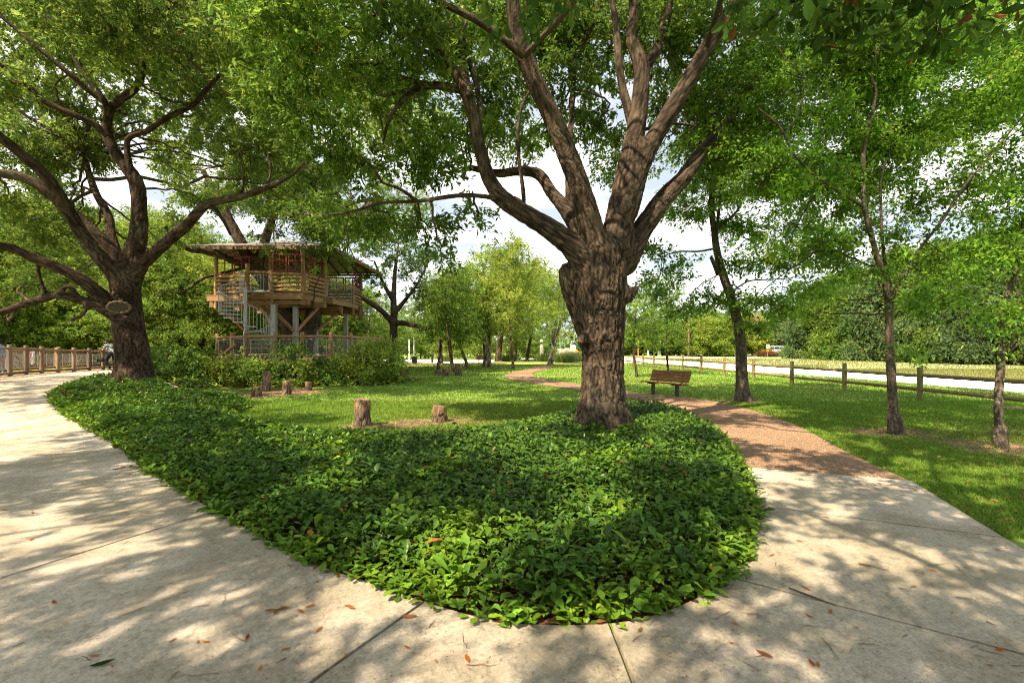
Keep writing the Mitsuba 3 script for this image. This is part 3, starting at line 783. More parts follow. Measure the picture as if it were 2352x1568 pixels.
MAIN = [(620, 60, 7.5, 1.0), (700, 140, 7.5, .9), (760, 40, 7.2, 1.0), (860, 100, 7.7, .9), (940, 50, 8, 1.0), (700, 250, 8.5, .8), (820, 250, 8.6, .9), (930, 310, 9, .8), (1000, 130, 8.9, .8), (760, 370, 9.5, .9),
        (870, 400, 9.5, .8), (980, 400, 9.6, .7), (1050, 360, 9.8, .6), (900, 520, 10, .7), (990, 530, 9.4, .6), (1080, 500, 9.3, .45), (820, 520, 10.3, .6), (740, 490, 10, .6), (1020, 600, 10.2, .4),
        (1130, 300, 10, .8), (1180, 240, 10.4, .7), (1240, 170, 10.4, .8), (1150, 120, 9.9, .8), (1090, 20, 9.5, .8), (1250, 30, 9.8, .9), (1330, 80, 10.6, .9), (1345, 220, 10.8, .6), (1210, 350, 10.8, .5), (1400, 30, 10.2, .8), (1385, 170, 11, .6), (1270, 310, 11, .5),
        (1490, 60, 10.2, .8), (1560, 110, 10.3, .9), (1545, 215, 10.8, .7), (1610, 40, 9.9, .8), (1510, 270, 11.2, .5), (1600, 240, 10.8, .7), (1570, 330, 11.2, .5), (1660, 170, 10.2, .8), (1650, 320, 10.8, .7), (1480, 350, 11.3, .4), (580, 180, 8, .7), (1350, 330, 11.5, .6), (1380, 260, 11.6, .6), (1300, 130, 11.5, .8), (1420, 320, 11.9, .45), (1245, 90, 11, .8), (1300, 240, 11.6, .7), (1420, 110, 11.5, .8), (1330, 10, 11, .9), (1500, 160, 11.4, .8), (1530, 30, 11, .9), (1100, 200, 10.6, .8), (1050, 80, 10, .8), (1160, 20, 10.4, .9), (1630, 120, 11, .9), (900, 200, 9.4, .7), (1590, 400, 11.8, .5)]
lob = lobes_px(MAIN, rng, 0.18)
for k in range(46):                                     # the crown above the frame
    a, q = rng.uniform(0, 6.28), math.sqrt(rng.random()) * 6.2
    lob.append([bx - 0.6 + math.cos(a) * q, by - 0.3 + math.sin(a) * q, rng.uniform(9.2, 12.5) - 0.05 * q * q, rng.uniform(0.9, 1.3)])
lob = sun_gaps(lob, 0.55)
v, f, c, cen = crown(rng, lob, 60, 28, 0.122, 0.047, OAK_LEAF, twig=0.36, up=0.6, flat=0.55)
twigs(rng, mb, skel, lob, cen, every=9)
mb.put('trunk', 'mat_bark', oak, True)
put('crown', (v, f), 'mat_leaf', oak, color=c)

# left oak
LY = 15.1
lc = ground(308, 884) ; lx, ly, lz = (308 - U0) / F * LY, LY, float(hgt((308 - U0) / F * LY, LY))
rr = lambda px: 0.85 * px * LY / F * math.cos(math.atan(868 / F))
ltr = [[lx - 0.02, ly, lz - 0.2, rr(64)], [lx, ly, lz + 0.05, rr(57)], *[[*at(u, v, LY)[:3], rr(r)] for u, v, r in ((306, 850, 53), (303, 800, 49), (296, 750, 46), (290, 700, 45), (288, 660, 45), (288, 628, 42))]]
L = [ltr,
     trace([(290, 650, 42), (305, 590, 38), (318, 540, 30), (320, 482, 27), (314, 423, 25), (291, 384, 24), (262, 345, 21), (246, 306, 18), (251, 258, 15), (272, 232, 15), (312, 202, 14), (326, 163, 13), (326, 112, 12), (330, 51, 11), (343, 0, 10), (350, -70, 8)], 15.0, 14.0),
     trace([(250, 262, 13), (238, 231, 12), (190, 163, 11), (146, 88, 10), (81, 0, 9), (30, -80, 7)], 14.3, 13.2),
     trace([(240, 236, 11), (200, 205, 11), (163, 173, 10), (102, 122, 9), (34, 64, 8), (-20, 20, 7)], 14.3, 13.0),
     trace([(246, 312, 13), (220, 288, 13), (190, 272, 13), (146, 254, 12), (102, 232, 12), (68, 200, 11), (34, 170, 11), (0, 149, 10), (-60, 110, 8)], 14.3, 12.8),
     trace([(300, 400, 14), (292, 340, 11), (299, 315, 10), (340, 300, 10), (380, 272, 10), (442, 241, 9), (476, 204, 8), (510, 168, 6), (560, 140, 4)], 14.6, 14.2),
     trace([(330, 90, 8), (350, 60, 8), (367, 20, 8), (380, -40, 6)], 14.1, 14.1),
     trace([(300, 645, 34), (326, 607, 25), (350, 585, 22), (391, 548, 20), (430, 516, 18), (461, 480, 16), (488, 464, 14), (547, 453, 12), (605, 434, 10), (655, 411, 7), (690, 385, 4)], 15.0, 14.2),
     trace([(290, 660, 36), (242, 604, 28), (203, 560, 26), (176, 517, 25), (152, 476, 25), (129, 439, 24), (98, 396, 23), (58, 362, 22), (0, 314, 20), (-70, 262, 17)], 14.8, 12.2),
     trace([(285, 620, 28), (262, 578, 23), (219, 536, 22), (180, 500, 22), (148, 476, 22), (117, 447, 22), (78, 419, 21), (39, 404, 20), (0, 398, 19), (-70, 380, 16)], 15.6, 14.0),
     trace([(285, 715, 36), (250, 692, 27), (219, 666, 25), (176, 636, 24), (129, 613, 21), (78, 593, 20), (31, 571, 18), (0, 564, 17), (-70, 545, 14)], 14.9, 12.6),
     trace([(285, 735, 26), (250, 718, 21), (215, 697, 18), (168, 684, 17), (129, 678, 16), (78, 692, 16), (39, 704, 15), (0, 719, 14), (-60, 735, 12)], 14.7, 13.2),
     trace([(98, 685, 7), (102, 668, 7), (93, 645, 7), (88, 620, 7), (90, 600, 6)], 13.8, 13.6),
     trace([(176, 684, 8), (170, 668, 8), (158, 658, 8), (146, 662, 8), (138, 676, 7)], 14.2, 14.1),
     trace([(198, 698, 6), (196, 714, 6), (186, 726, 6), (170, 732, 6), (160, 738, 4)], 14.2, 13.9),
     trace([(270, 590, 20), (256, 540, 16), (248, 493, 15), (222, 447, 13), (205, 400, 11), (190, 340, 8)], 15.8, 17.0),
     trace([(475, 472, 9), (492, 478, 8), (512, 505, 6), (530, 540, 4)], 14.7, 14.9),
     trace([(547, 453, 6), (560, 425, 5), (556, 390, 4), (548, 350, 3)], 14.5, 14.6), trace([(605, 434, 5), (622, 400, 4), (615, 350, 3)], 14.4, 14.5)]
mb, skel = big_tree(L, (lx - 2.6, ly - 1.5, lz - 0.25), (lx + 2.0, ly + 1.3, 6.0), 0.032, 0.16, 1.0, 1.0, lo=(0.014, 0.010, 0.008), hi=(0.10, 0.068, 0.046),
                    burls=[[[*at(318, 560, 14.6), 0.16], [*at(322, 566, 14.5), 0.08]], [[lx, ly, lz + 0.3, 0.5], [lx - 0.7, ly - 0.3, lz - 0.1, 0.15]], [[lx, ly, lz + 0.3, 0.5], [lx + 0.7, ly - 0.35, lz - 0.1, 0.16]]])
loak = thing('oak_tree', 'massive dark oak with a round pruning scar and low limbs beside the boardwalk, far left', 'tree')
lob = []
while len(lob) < 92:
    d = unit(rng.normal(0, 1, 3)); q = rng.uniform(0.55, 1.0)
    p = np.array([lx - 0.3, ly + 1.2, 8.3]) + d * q * np.array([9.5, 7.5, 6.0])
    if p[2] > 4.4 and not (p[1] < ly - 0.5 and p[2] < 9.0) and not (p[0] > -0.76 * p[1] and p[1] > 11 and p[2] < 7.6):
        lob.append([*p, rng.uniform(1.0, 1.6)])
lob = sun_gaps(lob, 0.75)
lob += lobes_px([(620, 420, 15.2, 1.0), (660, 330, 15, 1.0), (560, 340, 15.4, 1.0), (480, 380, 16, 1.0), (420, 440, 16.2, .9), (630, 460, 16, .7), (370, 500, 16.4, .6), (60, 500, 15.5, 1.0), (130, 560, 16, .8), (20, 470, 15, 1.0), (60, 640, 15, .7), (130, 640, 15.6, .5), (20, 620, 14.5, .8),
                 (380, 200, 15.5, 1.2), (460, 120, 15.5, 1.2), (430, 30, 15, 1.2), (200, 60, 15.5, 1.2), (100, 50, 15, 1.2), (180, 330, 16.5, 1.0), (80, 290, 15.5, 1.1), (400, 330, 16, 1.1), (520, 240, 15.5, 1.0)], rng, 0.3)
for u, v in [(u, v) for u in range(-60, 600, 95) for v in range(20, 470, 90)]:
    if v < 330 or u < 250:
        lob.append([*(at(u + rng.normal(0, 30), v + rng.normal(0, 25), rng.uniform(15.8, 18.5)) + rng.normal(0, .2, 3)), rng.uniform(.7, 1.15)])
lob += [[-13, 7.2, 9.0, 1.3], [-14.5, 9.0, 9.2, 1.4], [-11.8, 5.6, 9.2, 1.1], [-15.5, 6.8, 8.8, 1.3], [-12, 9.0, 10.2, 1.2], [-16.5, 9.5, 9.5, 1.3], [-19.5, 8.5, 9.2, 1.4], [-21.5, 10.5, 9.5, 1.4], [-18.5, 11.0, 10.2, 1.2], [-23, 8.5, 9.6, 1.4], [-17.5, 7.0, 9.4, 1.2], [-20.5, 12.5, 10, 1.3]]  # off-frame lobes added to this crown to shade the left path
lob = sun_gaps(lob, 0.5)
v, f, c, cen = crown(rng, lob, 38, 23, 0.16, 0.064, (0.195, 0.28, 0.06), twig=0.4, up=0.5, yellow=0.3, fill=0.45, flat=0.6)
twigs(rng, mb, skel, lob, cen, r0=0.03, every=14)
mb.put('trunk', 'mat_bark', loak, True)
put('crown', (v, f), 'mat_leaf', loak, color=c)
# pruning scar: a rolled callus ring round a dark cut face
sc_p = at(273, 706, 14.52); yaw = unit(np.array([0, 0, 0]) - sc_p + np.array([0, 0, 1.65])); sx = unit(np.cross(yaw, [0, 0, 1])); sz = np.cross(sx, yaw)
ring = [sc_p + sx * 0.27 * math.cos(a) + sz * 0.175 * math.sin(a) for a in np.linspace(0, 2 * np.pi, 40)]
b = MB(); b.add(*tube(ring, 0.045 + 0.012 * np.sin(np.arange(40) * 1.9), 8, caps=False), (0.13, 0.10, 0.062))
v, f = tube([sc_p - yaw * 0.25, sc_p - yaw * 0.06, sc_p + yaw * 0.005, sc_p + yaw * 0.02], [0.27, 0.25, 0.24, 0.2], 20)
q = v - sc_p; v = sc_p + np.outer(q @ sx, sx) + np.outer(q @ sz, sz) * 0.65 + np.outer(q @ yaw, yaw)
b.add(v, f, (0.075, 0.06, 0.045))
b.put('pruning_scar', 'mat_bark', loak, True, label='oval grey pruning scar with a pale rolled rim')

# oak behind the eye, whose crown hangs over the path and shades it
ov = [[[-2.6, -4.2, -0.1, 0.5], [-2.6, -4.2, 1.5, 0.42], [-2.5, -4.1, 3.2, 0.42]], [[-2.5, -4.1, 2.9, 0.3], [-1.6, -2.6, 4.6, 0.14], [0.2, -1.3, 5.2, 0.08], [1.4, 1.0, 5.6, 0.05], [2.4, 2.4, 5.2, 0.03]],
      [[-2.5, -4.1, 3.0, 0.3], [-4.6, -2.9, 4.9, 0.10], [-6.0, -1.2, 6.4, 0.06], [-6.3, 1.2, 6.8, 0.04]], [[-2.5, -4.1, 3.0, 0.3], [-4.6, -5.0, 5.0, 0.2], [-7.0, -5.2, 6.4, 0.1]],
      [[-2.5, -4.1, 3.0, 0.3], [-1.0, -5.0, 5.4, 0.2], [1.4, -5.0, 7.2, 0.1]], [[1.0, 0.4, 5.55, 0.06], [2.2, 0.8, 5.3, 0.035], [3.6, 1.4, 4.9, 0.02]], [[1.0, 0.4, 5.55, 0.06], [1.8, 2.0, 6.4, 0.04], [3.0, 3.4, 7.0, 0.02]], [[-6.0, -1.2, 6.4, 0.06], [-4.4, 1.4, 7.4, 0.045], [-1.6, 3.0, 7.8, 0.02]], [[0.3, -0.6, 5.45, 0.06], [0.2, 1.4, 5.0, 0.03], [0.1, 2.7, 4.2, 0.012]]]
mb, skel = big_tree(ov, (-4.2, -5.6, -0.15), (-0.8, -2.6, 4.6), 0.05, 0.15, 1.0, 1.1)
tall = thing('oak_tree', 'oak whose large dark lobed leaves hang into the top edge of the picture', 'tree')
hang = lobes_px([(1150, 55, 2.75, .17), (1220, 20, 2.8, .16), (1330, 5, 2.9, .16), (1120, 10, 2.9, .15), (1830, 0, 3.0, .22), (1900, 40, 3.05, .24), (1980, 30, 3.1, .22), (2060, 20, 3.0, .25), (2130, 60, 3.1, .24), (2210, 40, 3.0, .22), (2280, 60, 3.1, .2), (1960, 90, 3.3, .18), (1730, -20, 3.1, .2), (2170, 10, 2.9, .22), (1850, -40, 2.9, .3), (2050, -60, 2.9, .3), (2250, -60, 2.9, .3)], rng, 0.05)
lob = []
for x, y, z, R in [(-1.2, -1.6, 6.6, 1.2), (0.4, -0.8, 6.6, 1.1), (1.6, 0.4, 6.3, 1.0), (2.6, 1.6, 6.0, .8), (-3.6, -0.4, 7.2, 1.2), (-4.8, 1.2, 7.3, 1.0), (-6.2, -0.6, 7.2, 1.1), (-7.6, 0.6, 7.6, 1.1), (-6.6, -3.2, 7.8, 1.3), (-9.0, -2.0, 7.8, 1.2), (-2.0, -3.6, 8.6, 1.4), (0.6, -3.0, 8.0, 1.2), (-4.4, -4.0, 8.8, 1.4), (2.6, -1.2, 7.2, 1.0), (2.2, 3.0, 7.4, 1.0), (3.4, 4.0, 7.2, .9), (0.8, 2.2, 7.0, .9), (4.2, 2.4, 6.8, .9), (-0.8, 3.0, 7.8, .9), (-3.0, 3.2, 8.2, 1.0), (-2.6, -0.6, 6.4, .9), (-1.6, 0.8, 6.4, .8), (-3.8, 0.8, 6.6, .8), (0.6, 1.0, 6.2, .7), (-5.6, 2.6, 7.4, .9), (2.8, 0.2, 6.2, .8), (-6.6, 1.2, 7.0, .8), (-5.2, 0.2, 6.4, .9), (-7.2, 2.0, 6.8, .9), (-8.0, -1.2, 7, .9), (-9.2, 1.2, 7, .9), (-5.8, -1.8, 6.6, .8), (-9.4, 3.8, 7.6, 1.0), (-10.4, 2.4, 7.6, 1), (-7.0, 4.2, 7.8, .9), (-4.6, -1.6, 6.2, .8),
                   (1.4, -4.6, 8.4, 1.2), (3.4, -3.2, 7.6, 1.1), (-8.6, 2.6, 7.4, 1.0), (-0.4, 0.2, 7.4, .9), (-10.5, 1.0, 8.2, 1.2), (-11.5, 4.0, 8.2, 1.3), (-9.8, 5.2, 8.6, 1.1), (3.8, 0.2, 6.6, .8), (-2.2, 0.8, 7.6, .8)]:
    lob.append([x, y, z, R * 0.88])
lob = sun_gaps(lob, 0.42)
v1, f1, c1, cen = crown(rng, lob, 84, 25, 0.145, 0.07, (0.13, 0.21, 0.04), up=0.6)
v2, f2, c2, cen2 = crown(rng, hang, 130, 9, 0.092, 0.046, (0.085, 0.16, 0.03), twig=0.16, up=0.25, droop=0.5, tmpl=OBOV, dead=0.02)
twigs(rng, mb, skel, lob, cen, every=16); twigs(rng, mb, skel, hang, cen2, r0=0.006, r1=0.002, every=2)
mb.put('trunk', 'mat_bark', tall, True)
put('crown', (np.vstack([v1, v2]), np.vstack([f1, f2 + len(v1)])), 'mat_leaf', tall, color=np.vstack([c1, c2]))

# ------------------------------------------------------------------ three lawn trees on the right
def lawn_tree(label, limbs, rows, dens, per, Ls, Ws, base, seed, vox=0.03, fixed=None, twig=0.45, more=(), lo=(0.05, 0.042, 0.032), hi=(0.20, 0.165, 0.125), lichen=True, up=0.75, back=None):
    r = np.random.default_rng(seed)
    g = np.array(limbs[0][0][:3])
    lm, sk = big_tree(limbs, (g[0] - 1.1, g[1] - 1.0, g[2] - 0.3), (g[0] + 1.1, g[1] + 1.0, g[2] + 3.6), vox, 0.06, 0.5, 0.6, lo=lo, hi=hi, burls=[[[g[0], g[1], 0.25, limbs[0][0][3] * 0.7], [g[0] + math.cos(a) * limbs[0][0][3] * 1.15, g[1] + math.sin(a) * limbs[0][0][3] * 1.15, -0.08, limbs[0][0][3] * 0.34]] for a in (3.6, 4.9, 6.0)])
    t = thing('lawn_tree', label, 'tree')
    lb = lobes_px(rows, r, 0.15) + list(more)
    for u, v in (back or []):
        lb.append([*at(u + r.normal(0, 25), v + r.normal(0, 25), r.uniform(10.2, 12.0)), r.uniform(.6, .9)])
    v, f, c, cen = crown(r, lb, dens * 1.7, int(per * 1.5), Ls, Ws, base, twig=twig, up=up, droop=0.25, flat=0.55, yellow=0.2)
    twigs(r, lm, sk, lb, cen, r0=0.014, r1=0.004, every=8, lo=(0.03, 0.024, 0.018), hi=(0.07, 0.055, 0.04))
    if lichen:
        i = r.integers(0, len(lm.v[0]), 90)
        nn = meshkit.arrays((lm.v[0], lm.f[0]), True)[2]
        for j in i:
            if lm.v[0][j][2] < 3.2:
                p, n_ = lm.v[0][j], nn[j]; s1 = unit(np.cross(n_, [0, 0, 1])); s2 = np.cross(n_, s1); q = r.uniform(0.008, 0.024)
                a = np.arange(7) * 0.9; w = q * r.uniform(0.6, 1.2, 7)
                rim = p + n_ * 0.002 + np.outer(np.cos(a) * w, s1) + np.outer(np.sin(a) * w, s2)
                lm.add(np.vstack([rim, p + n_ * 0.008]), np.array([[k, (k + 1) % 7, 7] for k in range(7)]), (0.21, 0.205, 0.165))
    lm.put('trunk', 'mat_bark', t, True)
    put('crown', (v, f), 'mat_leaf', t, color=c)


def rooted(pts, y0, y1):
    q = trace(pts, y0, y1)
    b = q[0]; z = float(hgt(b[0], b[1]))
    return [[b[0], b[1], z - 0.12, b[3] * 1.4], [b[0], b[1], z + 0.03, b[3] * 1.2], [b[0] * 0.997 + q[1][0] * 0.003, b[1], z + 0.25, b[3] * 1.04]] + q[1:]


R1 = [rooted([(1705, 918, 20), (1703, 845, 18.5), (1699, 765, 17), (1681, 690, 15), (1661, 632, 13), (1647, 578, 11), (1640, 527, 10), (1634, 476, 9), (1636, 400, 7), (1640, 320, 5)], 14.2, 14.3),
      trace([(1646, 540, 6), (1652, 470, 5), (1657, 410, 4), (1668, 340, 3)], 14.2, 14.0), trace([(1645, 570, 3.5), (1607, 577, 3), (1556, 578, 2.5), (1520, 590, 2)], 14.2, 13.9),
      trace([(1650, 524, 5), (1691, 487, 4), (1709, 455, 3.5), (1730, 420, 3)], 14.2, 14.5), trace([(1683, 668, 3), (1719, 646, 2.5), (1760, 642, 2), (1800, 640, 1.5)], 14.2, 14.0), trace([(1650, 630, 8), (1643, 612, 7), (1633, 590, 5)], 14.1, 13.9)]
lawn_tree('lawn tree with leaning grey trunk just right of the slatted bench', R1, [(1500, 575, 14, .6), (1535, 640, 14, .6), (1490, 690, 13.8, .5), (1580, 725, 14, .6), (1640, 690, 13.7, .6), (1740, 520, 14.3, .8), (1780, 600, 14, .8), (1800, 680, 14, .7), (1745, 735, 13.8, .5), (1860, 580, 14.2, .8), (1830, 500, 14.2, .8), (1700, 440, 14.4, .7),
          (1600, 510, 14, .5), (1640, 400, 14, .7), (1720, 350, 14.2, .9), (1800, 420, 14, .9), (1570, 430, 14.2, .6), (1560, 600, 13.8, .4), (1700, 600, 13.7, .5), (1640, 300, 14.2, .9), (1880, 660, 14.1, .6), (1720, 680, 13.6, .5), (1580, 330, 14.8, .8), (1620, 440, 14.8, .7), (1680, 390, 14.8, .8), (1760, 300, 14.8, .9), (1560, 490, 14.8, .7), (1670, 520, 14.9, .6), (1850, 400, 15, .8), (1900, 520, 15, .8)], 38, 20, 0.12, 0.05, (0.175, 0.315, 0.05), 31, 0.032,
          more=[[7.3, 13.9, 10.0, 1.1]])
R2 = [rooted([(2055, 992, 20), (2052, 940, 17.5), (2046, 839, 15.5), (2042, 748, 14), (2040, 676, 14), (2021, 612, 10), (2008, 567, 9), (1997, 523, 9), (1985, 476, 8.5), (1983, 408, 7.5), (1985, 340, 7), (1997, 289, 6), (2012, 210, 5.5), (2001, 170, 5), (2028, 85, 4), (2040, 0, 3)], 8.85, 9.0),
      trace([(2044, 660, 8), (2031, 588, 6), (2025, 517, 5.5), (2023, 452, 5), (2025, 400, 4.5), (2050, 330, 3)], 8.95, 9.2),
      trace([(1985, 476, 6), (1930, 442, 5), (1882, 411, 5), (1841, 374, 4.5), (1820, 350, 4), (1794, 296, 3.5), (1766, 268, 3), (1740, 248, 2)], 8.85, 8.6),
      trace([(1985, 412, 4), (1960, 404, 3.2), (1926, 380, 3), (1902, 350, 2.6), (1888, 323, 2.4), (1854, 299, 2)], 8.9, 8.7),
      trace([(2048, 690, 9), (2058, 662, 7), (2079, 625, 6.5), (2116, 568, 6), (2140, 537, 6), (2167, 503, 6), (2194, 459, 5.5), (2222, 418, 5), (2249, 387, 4.5), (2293, 336, 4), (2352, 265, 3.5), (2400, 215, 3)], 8.85, 8.4),
      trace([(1800, 310, 3), (1835, 260, 2.5), (1850, 180, 2)], 8.6, 8.6)]
lawn_tree('lawn tree with straight dark trunk and broad crown, middle of the right lawn', R2, [(1730, 250, 9.4, .7), (1790, 330, 9.2, .7), (1850, 230, 9.3, .7), (1900, 420, 9.3, .7), (1960, 320, 9.5, .7), (2030, 200, 9.4, .8), (2080, 370, 9.5, .7), (2150, 260, 9.3, .7), (2120, 470, 9.4, .6), (2210, 400, 9.2, .5), (1900, 140, 9.2, .8), (2000, 80, 9, .8), (2150, 110, 9, .8), (2270, 170, 8.7, .7),
          (2310, 330, 8.4, .5), (2260, 480, 8.8, .45), (1830, 470, 9.2, .6), (1880, 540, 9, .5), (1960, 560, 9.2, .5), (2100, 590, 8.8, .45), (2190, 590, 8.6, .4), (1850, 650, 8.6, .38), (1920, 620, 8.8, .45), (2150, 690, 8.6, .4), (1790, 180, 9.5, .7), (1740, 380, 9.4, .6), (1700, 330, 9.6, .6), (2080, 530, 9.1, .4), (1990, 650, 8.7, .35), (2040, 300, 9.8, .7), (2230, 280, 9, .5), (1950, 470, 9.6, .6), (1780, 560, 9.2, .4), (2210, 50, 9.6, .8), (2310, 80, 9.2, .8), (2340, 210, 9, .7), (2100, 170, 10, .8), (2260, 260, 9.8, .7), (1860, 90, 10, .8), (1960, 200, 10, .8), (2340, 400, 9, .5), (1740, 700, 9.2, .3), (1800, 720, 9, .25)], 54, 22, 0.088, 0.042, (0.185, 0.335, 0.045), 32, 0.022,
          more=[[7.4, 9.4, 8.8, 1.0], [8.6, 9.0, 8.4, .9]], back=[(u, v) for u in range(1640, 2360, 95) for v in range(10, 480, 85) if not (u > 2080 and v > 290) and not (u < 1740 and v > 400)])
R3 = [rooted([(2298, 1026, 18), (2294, 960, 16.5), (2294, 897, 15.5), (2299, 833, 15), (2297, 795, 14.5), (2294, 765, 13), (2306, 706, 11.5), (2327, 643, 10.5), (2337, 578, 9.5), (2352, 510, 9), (2372, 420, 7), (2390, 320, 5)], 7.6, 7.7),
      trace([(2300, 815, 9), (2327, 798, 7.5), (2352, 765, 7), (2400, 690, 5), (2450, 600, 3)], 7.6, 7.4), trace([(2323, 796, 5), (2330, 719, 4), (2337, 681, 4), (2340, 610, 3)], 7.5, 7.4), trace([(2312, 690, 3), (2270, 672, 2.5), (2210, 680, 2), (2150, 690, 1.5)], 7.6, 7.4)]
lawn_tree('mottled young tree forking low at the right edge of the picture', R3, [(2330, 540, 7.8, .4), (2280, 620, 7.7, .4), (2215, 650, 7.6, .35), (2330, 690, 7.4, .3), (2250, 720, 7.5, .3), (2170, 690, 7.4, .3), (2340, 440, 7.6, .5), (2400, 600, 7.5, .5), (2390, 380, 7.5, .5), (2140, 640, 7.6, .3), (2300, 760, 7.3, .22), (2110, 730, 7.6, .22), (2200, 560, 7.8, .35), (2260, 560, 8, .4), (2130, 800, 8.2, .2)], 85, 20, 0.078, 0.038, (0.18, 0.34, 0.045), 33, 0.02,
          more=[[9.6, 7.6, 5.4, .8], [9.0, 7.4, 6.6, .9], [10.2, 8.2, 6.4, .9]])
# ------------------------------------------------------------------ tree house
rng = np.random.default_rng(41)
FZ, DZ = 4.42, 1.18                      # upper floor and lower deck
house = thing('tree_house', 'wooden tree house on posts with log walls and red window frames', 'tree house')


def one(name, parent, piece, mat='mat_wood', smooth=40, **k):
    v, f, *c = piece
    m = trimesh.Trimesh(v, f, process=False)
    col = c[0] if c else np.broadcast_to(jitter(rng, k.pop('tone', WOOD), 0.12), (len(v), 3))
    k.pop('tone', None)
    return put(name, (v, f), mat, parent, True if c else False, color=np.array(col), **k)


def plank_floor(parent, poly, z, ang, width, tone):
    """Boards across a polygon, each its own piece."""
    d = np.array([math.cos(ang), math.sin(ang)]); s = np.array([-d[1], d[0]])
    P = np.array(poly.exterior.coords); a0, a1 = (P @ s).min(), (P @ s).max()
    for k in np.arange(a0, a1, width):
        mid = k + width / 2
        ln = LineString([d * -60 + s * mid, d * 60 + s * mid]).intersection(poly)
        for g in getattr(ln, 'geoms', [ln]):
            if g.is_empty or g.length < 0.1:
                continue
            q = np.array(g.coords)
            p0, p1 = np.array([*q[0], z - 0.02 + rng.normal(0, 0.002)]), np.array([*q[-1], z - 0.02 + rng.normal(0, 0.002)])
            one('plank', parent, beam(p0, p1, width - 0.008, 0.036), tone=tone)


def mesh_panel(parent, a, b, z0, z1, pitch=0.085):
    """A netting panel in a thin frame between two points on plan."""
    a, b = np.asarray(a, float), np.asarray(b, float)
    L = np.linalg.norm(b - a); d = (b - a) / L
    P = lambda s, z: np.array([*(a + d * s), z])
    fr = MB()
    for p, q in ((P(0, z0), P(L, z0)), (P(L, z0), P(L, z1)), (P(L, z1), P(0, z1)), (P(0, z1), P(0, z0))):
        fr.add(*tube([p, q], 0.016, 6), (0.42, 0.40, 0.35))
    pk = put('mesh_panel', fr.mesh(), 'mat_steel', parent, 30)
    w, H = MB(), z1 - z0
    for sgn in (1, -1):
        for o in np.arange(-H, L + H, pitch):
            s0, s1 = (o, o + H) if sgn > 0 else (o + H, o)
            t0, t1 = 0.0, 1.0
            ds = s1 - s0
            for lim, side in ((0.0, 1), (L, -1)):
                t = (lim - s0) / ds
                if ds * side > 0: t0 = max(t0, t)
                else: t1 = min(t1, t)
            if t1 - t0 > 0.02:
                w.add(*tube([P(s0 + ds * t0, z0 + H * t0), P(s0 + ds * t1, z0 + H * t1)], 0.005, 3, caps=False), (0.2, 0.19, 0.16))
    put('wire', w.mesh(), 'mat_wire', pk, False, kind='stuff')


deck_poly = unary_union([Polygon([(-16.45, 24.7), (-10.75, 24.7), (-10.45, 32.3), (-16.45, 32.3)]), Polygon([(-14.0, 23.6), (-10.75, 23.75), (-10.7, 24.8), (-14.0, 24.8)]), Polygon([(-11, 26.2), (-10.2, 26.2), (-9.95, 29.9), (-11, 29.9)])])
plank_floor(house, deck_poly, FZ, math.pi / 2, 0.145, WOOD)
rim = np.array(deck_poly.buffer(-0.05).simplify(0.03).exterior.coords)
for a, b in zip(rim[:-1], rim[1:]):
    if np.linalg.norm(b - a) > 0.2:
        one('fascia_board', house, beam([*a, FZ - 0.20], [*b, FZ - 0.20], 0.06, 0.30), tone=WOOD * 1.05)
for y in (25.3, 27.6, 30.0, 31.8):
    one('joist_beam', house, beam([-16.6, y, FZ - 0.50], [-10.3, y, FZ - 0.50], 0.16, 0.28), tone=WOOD * 0.9)
for x in np.arange(-16.2, -10.9, 0.62):
    one('joist', house, beam([x, 24.8, FZ - 0.28], [x, 32.2, FZ - 0.28], 0.06, 0.16), tone=WOOD * 0.85)
one('joist_beam', house, beam([-14.2, 24.0, FZ - 0.47], [-10.6, 24.1, FZ - 0.47], 0.14, 0.22), tone=WOOD)

PX = {'corner': (-10.88, 23.95), 'leftpost': (-15.98, 24.85), 'balc': (-13.62, 23.68), 'mid': (-12.42, 23.8), 'tall': (-12.95, 24.75), 'r1': (-10.70, 26.3), 'r2': (-10.28, 29.75), 'r3': (-10.52, 32.0), 'back': (-16.2, 32.0)}
for nm, z0, z1, r in (('corner', FZ - 0.62, 6.75, 0.105), ('leftpost', FZ - 0.75, 6.75, 0.10), ('balc', FZ - 0.2, FZ + 1.45, 0.115), ('mid', FZ - 0.55, FZ + 1.18, 0.10), ('tall', FZ, 6.75, 0.13), ('r1', FZ - 0.6, 6.7, 0.12), ('r2', FZ - 0.75, FZ + 1.25, 0.105), ('r3', FZ - 0.9, 6.7, 0.12), ('back', FZ, 6.7, 0.12)):
    one('post', house, log([*PX[nm], z0], [*PX[nm], z1], r, rng, WOOD))
for x, y in ((-11.6, 31.9), (-10.25, 31.0), (-10.35, 27.9)):
    one('stub_post', house, log([x, y, FZ - 0.85], [x, y, FZ - 0.05], 0.1, rng, WOOD))


def log_wall(a, b, n=5, z0=FZ + 0.12, dz=0.215, r=0.078):
    a, b = np.array(a), np.array(b); d = unit(b - a)
    for k in range(n):
        one('wall_log', house, log([*(a - d * 0.06), z0 + k * dz], [*(b + d * 0.06), z0 + k * dz], r, rng, WOOD))


